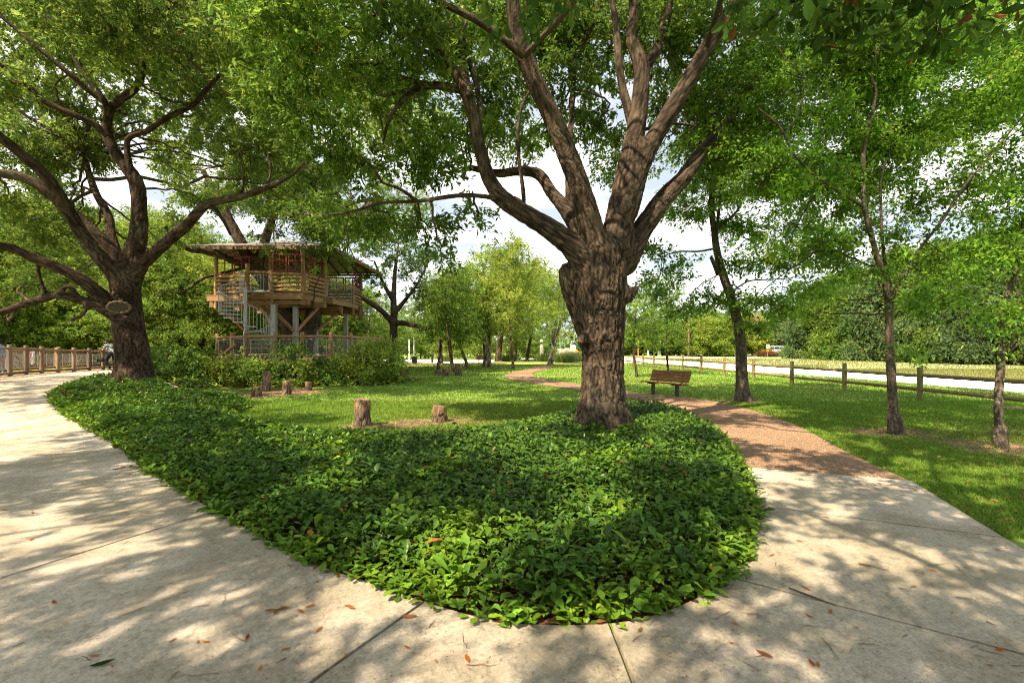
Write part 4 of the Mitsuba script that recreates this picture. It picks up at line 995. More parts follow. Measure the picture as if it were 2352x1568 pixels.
def window_row(a, b, n, z0=FZ + 1.12, z1=FZ + 2.0):
    """Hanging window sashes: red frames of two by two open lights."""
    a, b = np.array([*a, 0.0]), np.array([*b, 0.0]); L = np.linalg.norm(b - a); d = (b - a) / L
    out = np.array([d[1], -d[0], 0])
    w = L / n
    for k in range(n):
        p = a + d * (w * k + 0.06); q = a + d * (w * (k + 1) - 0.06)
        m = (p + q) / 2
        mbx = MB()
        for z in (z0, z1):
            mbx.add(*beam(p + [0, 0, z], q + [0, 0, z], 0.05, 0.075))
        mbx.add(*beam(p + [0, 0, (z0 + z1) / 2 + 0.12], q + [0, 0, (z0 + z1) / 2 + 0.12], 0.035, 0.04))
        for s in (p, m, q):
            mbx.add(*beam(s + [0, 0, z0 - 0.03], s + [0, 0, z1 + 0.03], 0.048, 0.06 if s is not m else 0.045, up=d))
        fr = put('window', mbx.mesh(), 'mat_frame', house)


log_wall(PX['mid'], PX['corner']); window_row(PX['mid'], PX['corner'], 2)
log_wall(PX['leftpost'], (-14.1, 24.8)); window_row(PX['leftpost'], (-14.1, 24.8), 2, z1=FZ + 2.05)
log_wall(PX['corner'], PX['r1']); window_row(PX['corner'], PX['r1'], 2)
log_wall(PX['r2'], PX['r3']); window_row(PX['r2'], PX['r3'], 2)
log_wall(PX['back'], (-10.6, 32.1)); log_wall(PX['leftpost'], PX['back'])
window_row((-16.0, 32.0), (-10.6, 32.1), 5)
mesh_panel(house, (-13.45, 23.72), (-12.56, 23.79), FZ + 0.1, FZ + 0.93)
mesh_panel(house, (-10.62, 26.45), (-10.32, 29.6), FZ + 0.1, FZ + 0.9)
one('hand_rail', house, log([-13.6, 23.70, FZ + 1.05], [-12.45, 23.80, FZ + 1.03], 0.07, rng, WOOD))
one('hand_rail', house, log([-10.66, 26.3, FZ + 1.03], [-10.30, 29.75, FZ + 1.02], 0.07, rng, WOOD))
# steel columns with log braces
for x, y in ((-12.36, 23.9), (-11.75, 25.0), (-11.5, 27.0), (-15.6, 27.0), (-14.8, 31.0), (-11.2, 31.0)):
    g = MB().add(*beam([x, y, DZ], [x, y, FZ - 0.62], 0.24, 0.24, up=(0, 1, 0)), (0.36, 0.38, 0.38))
    g.add(*box([x, y, FZ - 0.62], (0.36, 0.36, 0.03))); g.add(*box([x, y, DZ + 0.02], (0.36, 0.36, 0.03)))
    put('steel_column', g.mesh(), 'mat_steel', house)
for a, b in (((-11.8, 24.95, 2.45), (-12.9, 24.2, FZ - 0.55)), ((-11.7, 24.95, 2.45), (-10.85, 25.9, FZ - 0.5)), ((-11.45, 27.0, 2.5), (-10.45, 28.2, FZ - 0.5)), ((-12.4, 24.0, 2.6), (-13.9, 25.4, FZ - 0.5)), ((-15.6, 27, 2.5), (-16.1, 25.2, FZ - 0.5))):
    one('brace_log', house, log(a, b, 0.095, rng, WOOD * 0.95))
# hip roof of standing seam panels
E0, E1, EZ, RZ = np.array([-17.05, 24.2]), np.array([-9.45, 33.4]), 6.92, 8.1
cx0, cx1 = (E0[0] + E1[0]) / 2, E0[1] + 3.8
ridge = [np.array([cx0, E0[1] + 3.8, RZ]), np.array([cx0, E1[1] - 3.8, RZ])]
cn = [np.array([E0[0], E0[1], EZ]), np.array([E1[0], E0[1], EZ]), np.array([E1[0], E1[1], EZ]), np.array([E0[0], E1[1], EZ])]
roof = thing_roof = num(house + '__roof')
fas = MB()
for a, b in zip(cn, cn[1:] + cn[:1]):
    fas.add(*beam(a - [0, 0, 0.10], b - [0, 0, 0.10], 0.05, 0.17), WOOD * 0.8)
scene[roof] = mikit.ply(fas.mesh(), 'mat_wood', False, color=fas.col())
for (a, b, c, d) in ((cn[0], cn[1], ridge[0], ridge[0]), (cn[1], cn[2], ridge[1], ridge[0]), (cn[2], cn[3], ridge[1], ridge[1]), (cn[3], cn[0], ridge[0], ridge[1])):
    e = unit(b - a); nrm = unit(np.cross(b - a, d - a)); up = np.cross(nrm, e); L = np.linalg.norm(b - a)
    face = Polygon([(0, 0), (L, 0), ((c - a) @ e, (c - a) @ up), ((d - a) @ e, (d - a) @ up)]).buffer(0)
    for s in np.arange(0, L, 0.42):
        g = face.intersection(shapely.box(s + 0.004, -1, min(L, s + 0.416), 20))
        if g.is_empty or g.geom_type != 'Polygon' or g.area < 0.05:
            continue
        m = trimesh.creation.extrude_polygon(g, 0.03, engine='earcut')
        V = a + np.outer(m.vertices[:, 0], e) + np.outer(m.vertices[:, 1], up) + np.outer(m.vertices[:, 2] - 0.0, nrm)
        put('roof_panel', (V, m.faces), 'mat_roof', roof)
    k = 0
    for s in np.arange(0.3, L, 0.7):
        ln = face.intersection(LineString([(s, -1), (s, 20)]))
        if ln.is_empty or ln.length < 0.4:
            continue
        q = np.array(ln.coords); p0, p1 = a + e * q[0][0] + up * q[0][1], a + e * q[-1][0] + up * q[-1][1]
        one('rafter', roof, beam(p0 - nrm * 0.09 - up * 0.15, p1 - nrm * 0.09, 0.07, 0.14), tone=WOOD * 0.85)

# oak growing through it
ht = [[[-12.7, 27.2, -0.1, .95], [-12.7, 27.2, 1.2, .8], [-12.8, 27.2, 2.2, .68], [-13.2, 27.0, 3.4, .55], [-14.0, 26.3, 5.2, .40], [-14.6, 25.6, 6.4, .34], [-15.1, 25.4, 7.6, .30], [-15.9, 25.2, 9.4, .22], [-16.8, 25.0, 11.2, .12]],
      [[-12.6, 27.2, 0.6, .7], [-12.0, 27.1, 2.2, .55], [-11.7, 27.2, 3.8, .46], [-12.0, 28.4, 6.0, .38], [-11.4, 29.5, 9.0, .28], [-10.6, 30.5, 11.6, .14]],
            trace([(600, 630, 14), (562, 611, 12), (530, 598, 11.5), (487, 578, 11), (440, 574, 11), (412, 558, 9), (380, 520, 7)], 25.9, 22.6),
      trace([(560, 615, 7), (500, 630, 6), (470, 637, 5), (448, 652, 5), (430, 665, 4), (405, 672, 3), (370, 668, 2)], 26.6, 24.0),
      [[-14.4, 25.9, 6.0, .3], [-13.4, 25.4, 8.2, .22], [-12.2, 24.6, 10.2, .12]], [[-11.7, 28.8, 7.4, .3], [-9.6, 27.6, 9.2, .2], [-7.6, 26.0, 10.0, .1]]]
mb, skel = big_tree(ht, (-16.2, 24.2, -0.2), (-10.6, 29.4, 9.2), 0.09, 0.2, 0.8, 1.3, lo=(0.03, 0.022, 0.017), hi=(0.15, 0.11, 0.075))
hoak = thing('oak_tree', 'oak growing up through the floor and roof of the wooden tree house', 'tree')
lob = []
while len(lob) < 38:
    d = unit(rng.normal(0, 1, 3)); p = np.array([-13.0, 27.5, 10.2]) + d * rng.uniform(0.4, 1) * np.array([7.5, 6, 3.6])
    if p[2] > 8.0 and not (p[0] < -12.5 and p[2] < 10.4):
        lob.append([*p, rng.uniform(0.9, 1.5)])
lob += lobes_px([(600, 560, 23, .38), (650, 566, 23, .38), (700, 560, 23, .4), (750, 572, 23, .38), (800, 588, 23.2, .35), (570, 548, 23.3, .35), (640, 535, 22.4, .5), (690, 545, 22.2, .5), (735, 560, 22.3, .5), (600, 490, 22.6, .6), (720, 535, 22.6, .7), (760, 585, 22.8, .55), (690, 505, 22.6, .8), (630, 495, 22.6, .7), (780, 545, 22.4, .8), (735, 612, 22.9, .35), (800, 600, 23.5, .5), (840, 570, 24, .7), (380, 560, 24, .7), (390, 670, 25, .5), (350, 690, 25, .6), (400, 520, 24, .5), (850, 520, 24, .9), (770, 500, 22, 1.0)], rng, 0.2)
lob = sun_gaps(lob[:-25], 0.75) + lob[-25:]
v, f, c, cen = crown(rng, lob, 44, 22, 0.14, 0.058, (0.175, 0.265, 0.05), up=0.55, flat=0.6)
twigs(rng, mb, skel, lob, cen, r0=0.03, every=7)
mb.put('trunk', 'mat_bark', hoak, True)
put('crown', (v, f), 'mat_leaf', hoak, color=c)

# lower deck
low = thing('viewing_deck', 'low plank deck with log rails and netting in front of the tree house', 'deck')
ring = [(-12.3, 21.3), (-10.96, 21.3), (-9.72, 21.3), (-8.38, 21.3), (-8.06, 23.0), (-7.9, 25.0), (-7.9, 27.4), (-8.6, 30.5)]
lring = [(-15.3, 23.9), (-13.75, 22.6), (-12.3, 21.3)]
lpoly = Polygon([(-12.5, 21.05), (-8.15, 21.05), (-7.65, 25.2), (-7.65, 27.5), (-8.4, 31.0), (-15.6, 31.0), (-15.7, 23.7)])
plank_floor(low, lpoly, DZ, 0.0, 0.145, WOOD * 0.95)
lr = np.array(lpoly.buffer(-0.04).exterior.coords)
for a, b in zip(lr[:-1], lr[1:]):
    one('fascia_board', low, beam([*a, DZ - 0.18], [*b, DZ - 0.18], 0.05, 0.27), tone=WOOD_RED)
for i, (x, y) in enumerate(ring + lring[:-1]):
    one('post', low, log([x, y, 0.0 + float(hgt(x, y)) - 0.05], [x, y, DZ + 1.13], 0.095, rng, WOOD))
for R_ in (ring, lring):
    for a, b in zip(R_[:-1], R_[1:]):
        a, b = np.array(a), np.array(b); d = unit(b - a)
        one('top_rail', low, log([*a, DZ + 0.92], [*b, DZ + 0.92], 0.066, rng, WOOD))
        mesh_panel(low, a + d * 0.19, b - d * 0.19, DZ + 0.08, DZ + 0.80)
for x, y in ((-14.5, 24.5), (-11, 24), (-9, 27), (-14, 29)):
    one('post', low, log([x, y, -0.05], [x, y, DZ - 0.3], 0.12, rng, WOOD_RED))
for z in (0.45, 0.75):
    one('bench_board', low, beam([-11.0, 28.5, DZ + z - 0.1], [-8.6, 28.5, DZ + z - 0.1], 0.3, 0.05), tone=WOOD)
one('stair_rail', low, log([-14.9, 21.9, 0.35], [-12.9, 21.5, 1.75], 0.08, rng, WOOD))
one('stair_post', low, log([-15.0, 21.95, 0.0], [-15.0, 21.95, 0.75], 0.11, rng, WOOD))

# spiral stair
stair = thing('spiral_staircase', 'grey steel spiral staircase with thin balusters climbing to the tree house', 'staircase')
sx, sy, n_st, rise = -13.1, 22.62, 16, (FZ - DZ) / 16
put('center_pole', tube([[sx, sy, DZ], [sx, sy, FZ + 0.12]], 0.075, 14), 'mat_steel', stair, 40)
ang = lambda k: math.radians(125 - 25.0 * k)
RS = 1.13
for k in range(1, n_st + 1):
    z = DZ + rise * k; a0, a1 = ang(k) + 0.235, ang(k) - 0.235
    pl = [(0.08 * math.cos(ang(k) + s), 0.08 * math.sin(ang(k) + s)) for s in (0.9, -0.9)]
    pts = pl[::-1] + [(RS * math.cos(a), RS * math.sin(a)) for a in np.linspace(a0, a1, 5)][::-1]
    m = trimesh.creation.extrude_polygon(Polygon(pts).buffer(0), 0.05, engine='earcut')
    tr = put('tread', (m.vertices + [sx, sy, z - 0.05], m.faces), 'mat_steel', stair)
    m = trimesh.creation.extrude_polygon(Polygon(pts).buffer(-0.03), 0.025, engine='earcut')
    put('board', (m.vertices + [sx, sy, z], m.faces), 'mat_wood', tr, color=np.broadcast_to(jitter(rng, WOOD, 0.1), (len(m.vertices), 3)))
hr, lowr = [], []
for j in np.linspace(0.6, n_st + 0.6, 90):
    a, z = ang(j), DZ + rise * j
    hr.append([sx + RS * math.cos(a), sy + RS * math.sin(a), z + 0.98])
put('handrail', tube(hr, 0.024, 8), 'mat_steel', stair, 40)
for j in np.arange(0.75, n_st + 0.6, 1 / 3):
    a, z = ang(j), DZ + rise * j
    p = np.array([sx + RS * math.cos(a), sy + RS * math.sin(a), 0.0])
    put('baluster', tube([p + [0, 0, z - 0.06], p + [0, 0, z + 0.98]], 0.0115, 6), 'mat_steel', stair, 40)
for j in np.arange(0.6, 3.0, 0.34):                      # inner guard at the landing
    put('baluster', tube([[sx - 0.62 + j * 0.0, 23.0 + j * 0.22, FZ - 0.05], [sx - 0.62, 23.0 + j * 0.22, FZ + 1.0]], 0.0115, 6), 'mat_steel', stair, 40)
put('landing_rail', tube([[sx - 0.62, 23.1, FZ + 1.0], [sx - 0.62, 23.68, FZ + 1.0]], 0.022, 8), 'mat_steel', stair, 40)
land = trimesh.creation.extrude_polygon(Polygon([(sx - 0.7, 22.9), (sx + 0.9, 22.9), (sx + 0.9, 23.58), (sx - 0.7, 23.58)]), 0.06, engine='earcut')
put('landing', (land.vertices + [0, 0, FZ - 0.07], land.faces), 'mat_steel', stair)

# ------------------------------------------------------------------ boardwalk with two railings
def railing(name, label, posts, tops, tone, near):
    k = thing(name, label, 'railing')
    P = [np.array(p) for p in posts]
    for p, t in zip(P, tops):
        one('post', k, log([p[0], p[1], p[2] - 0.15], [p[0], p[1], t], 0.078, rng, tone))
    for (p, t), (q, s) in zip(zip(P[:-1], tops[:-1]), zip(P[1:], tops[1:])):
        d = unit(q - p)
        one('top_rail', k, log([p[0], p[1], t - 0.16], [q[0], q[1], s - 0.16], 0.06, rng, tone))
        one('bottom_rail', k, log([p[0], p[1], p[2] + 0.13], [q[0], q[1], q[2] + 0.13], 0.062, rng, tone))
        mesh_panel(k, p[:2] + d[:2] * 0.2, q[:2] - d[:2] * 0.2, (p[2] + q[2]) / 2 + 0.29, (t + s) / 2 - 0.30, 0.10)
    return P


meas = [(22, 791, 864.5), (59.6, 793, 860.6), (95.7, 795, 858), (134, 797, 856), (170, 798, 854), (205, 799, 851), (237, 800, 849), (268, 801.5, 846), (298, 803, 843), (328, 804, 840), (357.6, 805, 837.5), (392, 806, 835), (430, 807, 833)]
posts, tops = [], []
for u, vt, vb in meas:
    p = ground(u, vb); posts.append(p); tops.append(EYE - (vt - V0) / F * p[1])
d0 = unit(posts[0] - posts[1])
for k in (1, 2, 3):
    posts.insert(0, posts[0] + d0 * 1.15); tops.insert(0, tops[0])
tops = [max(p[2] + 1.05, min(t, p[2] + 1.3)) for p, t in zip(posts, tops)]
P = railing('boardwalk_railing', 'log railing with netting panels along the near side of the boardwalk', posts, tops, WOOD_GREY, True)
arr = np.array(posts); tan = unit(np.gradient(arr[:, :2], axis=0)); nor = np.stack([-tan[:, 1], tan[:, 0]], 1)
if nor[4, 0] > 0:
    nor = -nor
far = [np.array([*(p[:2] + n_ * 2.6), p[2]]) for p, n_ in zip(arr, nor)]
railing('boardwalk_railing', 'sunlit orange log railing on the far side of the boardwalk', far, [p[2] + 1.15 for p in far], WOOD * np.array([1.25, 1.1, 0.9]), False)  # warm brighter tone: sunlight on these logs put into their colour
bw = tag(num('boardwalk'), 'plank boardwalk running between two log railings', kind='structure')
nb = 70
tt = np.linspace(0, len(arr) - 1, nb)
ip = lambda A, t: np.array([np.interp(t, np.arange(len(A)), np.array(A)[:, k]) for k in range(A.shape[1])])
fa = np.array(far)
for k in range(nb - 1):
    a, b = ip(arr, tt[k] + 0.5 * (tt[1] - tt[0])), ip(fa, tt[k] + 0.5 * (tt[1] - tt[0]))
    w = np.linalg.norm((ip(arr, tt[k + 1]) - ip(arr, tt[k]))[:2])
    one('plank', 'boardwalk', beam(a + [0, 0, 0.0], b + [0, 0, 0.0], w * 0.96, 0.045), tone=WOOD * 0.9)

# ------------------------------------------------------------------ people at the railing
def capsule_person(caps, vox, k=0.025):
    caps = [np.array(c, float) for c in caps]
    A = np.vstack(caps); lo, hi = A[:, :3].min(0) - 0.25, A[:, :3].max(0) + 0.25
    return sdf_mesh(caps, vox, k, lo, hi)


def hand(w, fwd, side, down, sc=1.0):
    """Palm, four bent fingers and a thumb from the wrist W."""
    w, fwd, side, down = (np.asarray(x, float) for x in (w, fwd, side, down))
    c = [[[*w, .028 * sc], [*(w + fwd * .075 * sc), .032 * sc]], [[*(w + fwd * .03 + side * .02), .02 * sc], [*(w + fwd * .08 + side * .028), .017 * sc]], [[*(w + fwd * .03 - side * .02), .02 * sc], [*(w + fwd * .08 - side * .028), .016 * sc]]]
    for i, (o, l) in enumerate(((-.030, .062), (-.010, .078), (.011, .083), (.031, .074))):
        b = w + (fwd * .085 + side * o) * sc; m = b + (fwd * l * .55 + down * .008) * sc; e = m + (fwd * l * .35 + down * l * .45) * sc
        c.append([[*b, .0095 * sc], [*m, .0088 * sc], [*e, .0075 * sc]])
    b = w + (fwd * .03 + side * .035) * sc; m = b + (side * .03 + fwd * .025) * sc
    c.append([[*b, .013 * sc], [*m, .011 * sc], [*(m + fwd * .03 * sc), .009 * sc]])
    return c


def person(label, o, fw, height, joints, cols, bend_head):
    """A clothed figure: O foot point, FW facing on plan; JOINTS in metres for a height of 1.65: forward, left, up."""
    fw = np.array([*unit(fw), 0.0]); lf = np.array([-fw[1], fw[0], 0.0]); up = np.array([0, 0, 1.0]); s = height / 1.65
    W = lambda p: np.asarray(o) + (fw * p[0] + lf * p[1] + up * p[2]) * s
    J = joints
    C = lambda rows: [[*W(r[:3]), r[3] * s] for r in rows]
    caps, reg = [], []
    def addc(rows, region): caps.append(C(rows)); reg.append(region)
    pel, che, nk, hd = J['pelvis'], J['chest'], J['neck'], J['head']
    addc([[pel[0], .07, pel[2], .12], [pel[0], -.07, pel[2], .12]], 'legs')
    addc([[pel[0], 0, pel[2] + .05, .125], [(pel[0] + che[0]) / 2, 0, (pel[2] + che[2]) / 2, .115], [che[0], 0, che[2], .13]], 'top')
    addc([[che[0], .13, che[2] + .07, .07], [che[0] + 0.01, -.13, che[2] + .07, .07]], 'top')
    addc([[nk[0], 0, nk[2], .055], [hd[0] - .02, 0, hd[2] - .07, .052]], 'skin')
    hf = unit(np.array(bend_head)); hu = np.array([-hf[2], 0, hf[0]])
    H = np.array(hd)
    hp = lambda a, b, c_: H + hf * a + np.array([0, 1, 0]) * b + hu * c_
    addc([[*hp(-.01, 0, .025), .092], [*hp(.02, 0, -.04), .07]], 'skin'); addc([[*hp(.05, 0, -.075), .035], [*hp(.03, 0, -.06), .05]], 'skin')
    addc([[*hp(.085, 0, .01), .012], [*hp(.105, 0, -.022), .017]], 'skin')
    for q in (.035, -.035): addc([[*hp(.078, q, .02), .012], [*hp(.08, q, .02), .012]], 'eye')
    addc([[*hp(.083, .02, -.058), .009], [*hp(.083, -.02, -.058), .009]], 'mouth')
    for q in (.085, -.085): addc([[*hp(0, q, .02), .02], [*hp(.005, q, -.02), .015]], 'skin')
    addc([[*hp(-.03, 0, .06), .092], [*hp(-.06, 0, -.01), .075]], 'hair'); addc([[*hp(-.085, 0, .0), .05], [*hp(-.11, 0, -.10), .045], [*hp(-.11, 0, -.17), .02]], 'hair')
    for sd in (1, -1):
        sh, el, wr = [np.array(q) * np.array([1, sd, 1]) for q in (J['shoulder'], J['elbow' if sd > 0 else 'elbow2'], J['wrist' if sd > 0 else 'wrist2'])]
        mid = sh * .45 + el * .55
        addc([[*sh, .065], [*mid, .056]], 'top'); addc([[*(mid * .7 + sh * .3), .047], [*el, .04], [*wr, .027]], 'skin')
        d = unit(wr - el); dw = (fw * d[0] + lf * d[1] + up * d[2]); sid = unit(np.cross(dw, up)); 
        for h_ in hand(W(wr), dw, sid * sd, -up, s): caps.append(h_); reg.append('skin')
        hp_, kn, an = [np.array(q) * np.array([1, sd, 1]) for q in (J['hip'], J['knee' if sd > 0 else 'knee2'], J['ankle' if sd > 0 else 'ankle2'])]
        addc([[*hp_, .095], [*kn, .062], [*an, .043]], 'legs')
        addc([[an[0] - .03, an[1], an[2] - .04, .042], [an[0] + .15, an[1], an[2] - .055, .03]], 'shoe')
    V, Fc, w = capsule_person(caps, 0.0145)
    m = trimesh.Trimesh(V, Fc, process=False); trimesh.smoothing.filter_taubin(m, iterations=4)
    V = np.array(m.vertices)
    R_ = np.array(reg)[w]
    col = np.array([cols.get(x, (0.5, 0.3, 0.2)) for x in R_], float)
    zl = ((V - np.asarray(o)) @ (up * 0.85 + fw * 0.3)) / s
    if 'stripe' in cols:
        st = (R_ == 'top') & ((zl / 0.075) % 1 < 0.45); col[st] = cols['stripe']
    k = thing('person', label, 'person')
    hair = R_[Fc].tolist()
    isH = np.array([x[0] == 'hair' and x[1] == 'hair' and x[2] == 'hair' for x in hair])
    isT = np.array([all(y in ('top',) for y in x) for x in hair]); isL = np.array([all(y in ('legs',) for y in x) for x in hair])
    scene[num(k + '__body')] = mikit.ply((V, Fc), 'mat_cloth', True, color=col)
    nrm = meshkit.arrays((V, Fc), True)[2]
    for nm, msk, off in (('hair', isH, .006), ('shirt', isT, .007), ('trousers', isL, .006)):
        ids = np.unique(Fc[msk]); mp = np.full(len(V), -1); mp[ids] = np.arange(len(ids))
        put(nm, (V[ids] + nrm[ids] * off, mp[Fc[msk]]), 'mat_cloth', k, True, color=col[ids])
    return W


scene['mat_cloth'] = {'type': 'twosided', 'bsdf': vcol(0.8, 0.2)}
SKIN = (0.36, 0.20, 0.13)
g2 = ground(257, 849.5); g2[1] -= 0.05
seg = posts[9] if len(posts) > 9 else posts[-1]
person('person in a dark striped shirt leaning on the railing beside the big oak', g2, (-1.0, 0.22), 1.62,
       dict(pelvis=(-.10, 0, .88), chest=(.06, 0, 1.22), neck=(.14, 0, 1.36), head=(.26, 0, 1.47), shoulder=(.10, .17, 1.29), elbow=(.22, .22, 1.06), wrist=(.47, .14, 1.12), elbow2=(.25, .22, 1.06), wrist2=(.48, .10, 1.12),
            hip=(-.09, .09, .85), knee=(.22, .09, .50), ankle=(-.05, .09, .10), knee2=(-.06, .10, .48), ankle2=(-.16, .10, .09)),
       dict(skin=SKIN, top=(0.012, 0.014, 0.018), stripe=(0.55, 0.66, 0.70), legs=(0.014, 0.017, 0.03), hair=(0.015, 0.011, 0.01), shoe=(0.25, 0.22, 0.2), eye=(0.03, 0.02, 0.02), mouth=(0.30, 0.10, 0.09)), (0.9, 0, -0.42))
f1 = ip(arr, 3.0) * 0.55 + ip(fa, 3.0) * 0.45
f1[1] = 19.4; f1[0] = (3 - U0) / F * f1[1]
person('person with dark hair in a blue top behind the railing at the left edge', [f1[0], f1[1], f1[2] + 0.03], (-0.9, -0.42), 1.5,
       dict(pelvis=(0, 0, .86), chest=(.03, 0, 1.22), neck=(.05, 0, 1.37), head=(.09, 0, 1.52), shoulder=(.03, .17, 1.30), elbow=(.06, .22, 1.04), wrist=(.27, .16, 1.02), elbow2=(.02, .23, 1.03), wrist2=(.18, .2, .86),
            hip=(0, .09, .84), knee=(.05, .09, .47), ankle=(0, .09, .09), knee2=(.02, .10, .47), ankle2=(-.08, .10, .09)),
       dict(skin=(0.50, 0.28, 0.2), top=(0.12, 0.25, 0.52), legs=(0.10, 0.14, 0.25), hair=(0.02, 0.013, 0.011), shoe=(0.4, 0.4, 0.4), eye=(0.03, 0.02, 0.02), mouth=(0.35, 0.12, 0.1)), (0.92, 0, -0.38))
# black bag hung from the rail
bg = ground(242, 850); bg = np.array([bg[0], bg[1] - 0.28, bg[2]]); bz = EYE - (826 - V0) / F * bg[1]
bag = thing('shoulder_bag', 'black shoulder bag hanging by its strap from the boardwalk railing', 'bag')
m = sdf_mesh([[[bg[0] - .11, bg[1], bz - .03, .075], [bg[0] + .11, bg[1], bz - .03, .075]], [[bg[0] - .08, bg[1], bz + .05, .06], [bg[0] + .08, bg[1], bz + .05, .06]]], 0.015, 0.05, [bg[0] - .35, bg[1] - .25, bz - .3], [bg[0] + .35, bg[1] + .25, bz + .3])
put('pouch', m[:2], 'mat_cloth', bag, True, color=np.full((len(m[0]), 3), 0.014))
zt = EYE - (801 - V0) / F * bg[1]
for sgn in (-1, 1):
    put('strap', tube([[bg[0] + sgn * .14, bg[1], bz + .06], [bg[0] + sgn * .08 - .05, bg[1] - .01, (bz + zt) / 2], [bg[0] - .09 + sgn * .03, bg[1] + .1, zt + 0.01], [bg[0] - .09, bg[1] + .22, zt + 0.05]], 0.014, 6), 'mat_dark_steel', bag, 40)
# pale cloth on the far railing
cp = ip(fa, 5.1); zc0, zc1 = cp[2] + 0.42, cp[2] + 1.0
cp = np.array([(76 - U0) / F * (cp[1] - 0.14), cp[1] - 0.14, 0])
cv = [[cp[0] + 0.10 * s * (0.65 + 0.35 * t) + 0.03 * (1 - t) * -1.5, cp[1] - 0.03 + 0.025 * math.sin(7 * s + 3 * t), zc0 + (zc1 - zc0) * t] for t in np.linspace(0, 1, 8) for s in np.linspace(-1, 1, 9)]
cf = [[r_ * 9 + c_, r_ * 9 + c_ + 1, r_ * 9 + c_ + 10, r_ * 9 + c_ + 9] for r_ in range(7) for c_ in range(8)]
cc = [(0.75, 0.72, 0.70) if i % 9 > 2 else (0.62, 0.16, 0.42) for i in range(72)]
cvv, cff, _ = meshkit.arrays((np.array(cv), np.array(cf)))
m = trimesh.Trimesh(np.vstack([cvv, cvv + [0, 0.012, 0]]), np.vstack([cff, cff[:, ::-1] + 72]), process=False)
put('cloth', (m.vertices, m.faces), 'mat_cloth', color=np.array(cc + cc), smooth=True, label='white and pink cloth hanging on the far boardwalk railing', cat='cloth')
# ------------------------------------------------------------------ stumps, bench, fence
rng = np.random.default_rng(77)
SLAB = ['tall stump with a split face, nearest the ground cover on the lawn', 'short slanting stump on bare soil right of the split one', 'tallest stump with dark bark scar in front of the shrubs', 'pale stump half in shade, middle of the stump group by the shrubs', 'small far stump, rightmost of the group by the shrubs', 'low wide stump at the tip of the ground cover',
        'lowest of the three distant stumps on the far lawn, leftmost', 'middle stump of the three distant ones on the far lawn', 'tallest of the three distant stumps on the far lawn']
for (u, vb, vt, w), lab in zip(STUMPS, SLAB):
    p = ground(u, vb); y = p[1] + 0.1; r = w * y / F * math.cos(math.atan((u - U0) / F)); h = EYE - (vt - V0) / F * y - p[2]
    n, rings = 56, 26
    z = np.concatenate([[-0.1], np.linspace(0, 1, rings) * h, [h * 1.0]])
    rr_ = np.concatenate([[1.12], 1.10 - 0.10 * np.linspace(0, 1, rings) ** 0.7, [0.82]]); rr_[-2] = 0.985; z[-1] = h + 0.012
    a = np.arange(n) * 2 * np.pi / n
    sh = rng.uniform(0, 9)
    V = np.array([[(x := r * q * (1 + 0.06 * math.sin(2 * t + sh) + 0.04 * math.sin(5 * t + sh))) * math.cos(t), x * math.sin(t), zz] for q, zz in zip(rr_, z) for t in a])
    tilt = rng.normal(0, 0.05)
    V[:, 2] += np.where(V[:, 2] > h * 0.7, V[:, 0] * tilt * 2 - (0.12 * V[:, 1] if 'slant' in lab else 0), 0)
    V = np.vstack([V, [[0, 0, h + 0.015]]]) + [p[0], y, p[2]]
    i, j = np.meshgrid(np.arange(len(z) - 1), np.arange(n), indexing='ij'); i, j = i.ravel(), j.ravel(); j2 = (j + 1) % n
    Fq = np.vstack([np.stack([i * n + j, i * n + j2, (i + 1) * n + j2], 1), np.stack([i * n + j, (i + 1) * n + j2, (i + 1) * n + j], 1), np.stack([(len(z) - 1) * n + np.arange(n), (len(z) - 1) * n + (np.arange(n) + 1) % n, np.full(n, len(V) - 1)], 1)])
    nz = meshkit.fbm(V * np.array([16, 16, 4.5]), 3)[:, None]; crk = np.clip(np.abs(2 * meshkit.noise(V * np.array([22, 22, 3.2]) + sh) - 1) * 5, 0, 1)[:, None]
    low_ = ss(0.75, 0.25, (V[:, 2] - p[2]) / h + 0.5 * (meshkit.noise(V * 7) - 0.5))[:, None]  # mask of the lower part, where shade is put into the stump colour
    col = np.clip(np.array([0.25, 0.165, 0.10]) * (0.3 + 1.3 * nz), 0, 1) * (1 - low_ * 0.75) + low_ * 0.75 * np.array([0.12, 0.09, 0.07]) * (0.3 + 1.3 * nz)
    col = col * (0.25 + 0.75 * crk)
    out = unit(V - [p[0], y, p[2]]) * [1, 1, 0]; nz = nz - 0.25 * (1 - crk)
    V = V + out * (nz - 0.5) * 0.11 * (r / 0.15)
    put('stump', (V, Fq), 'mat_wood', smooth=True, color=col, label=lab, cat='stump', group='log stumps set in the lawn')


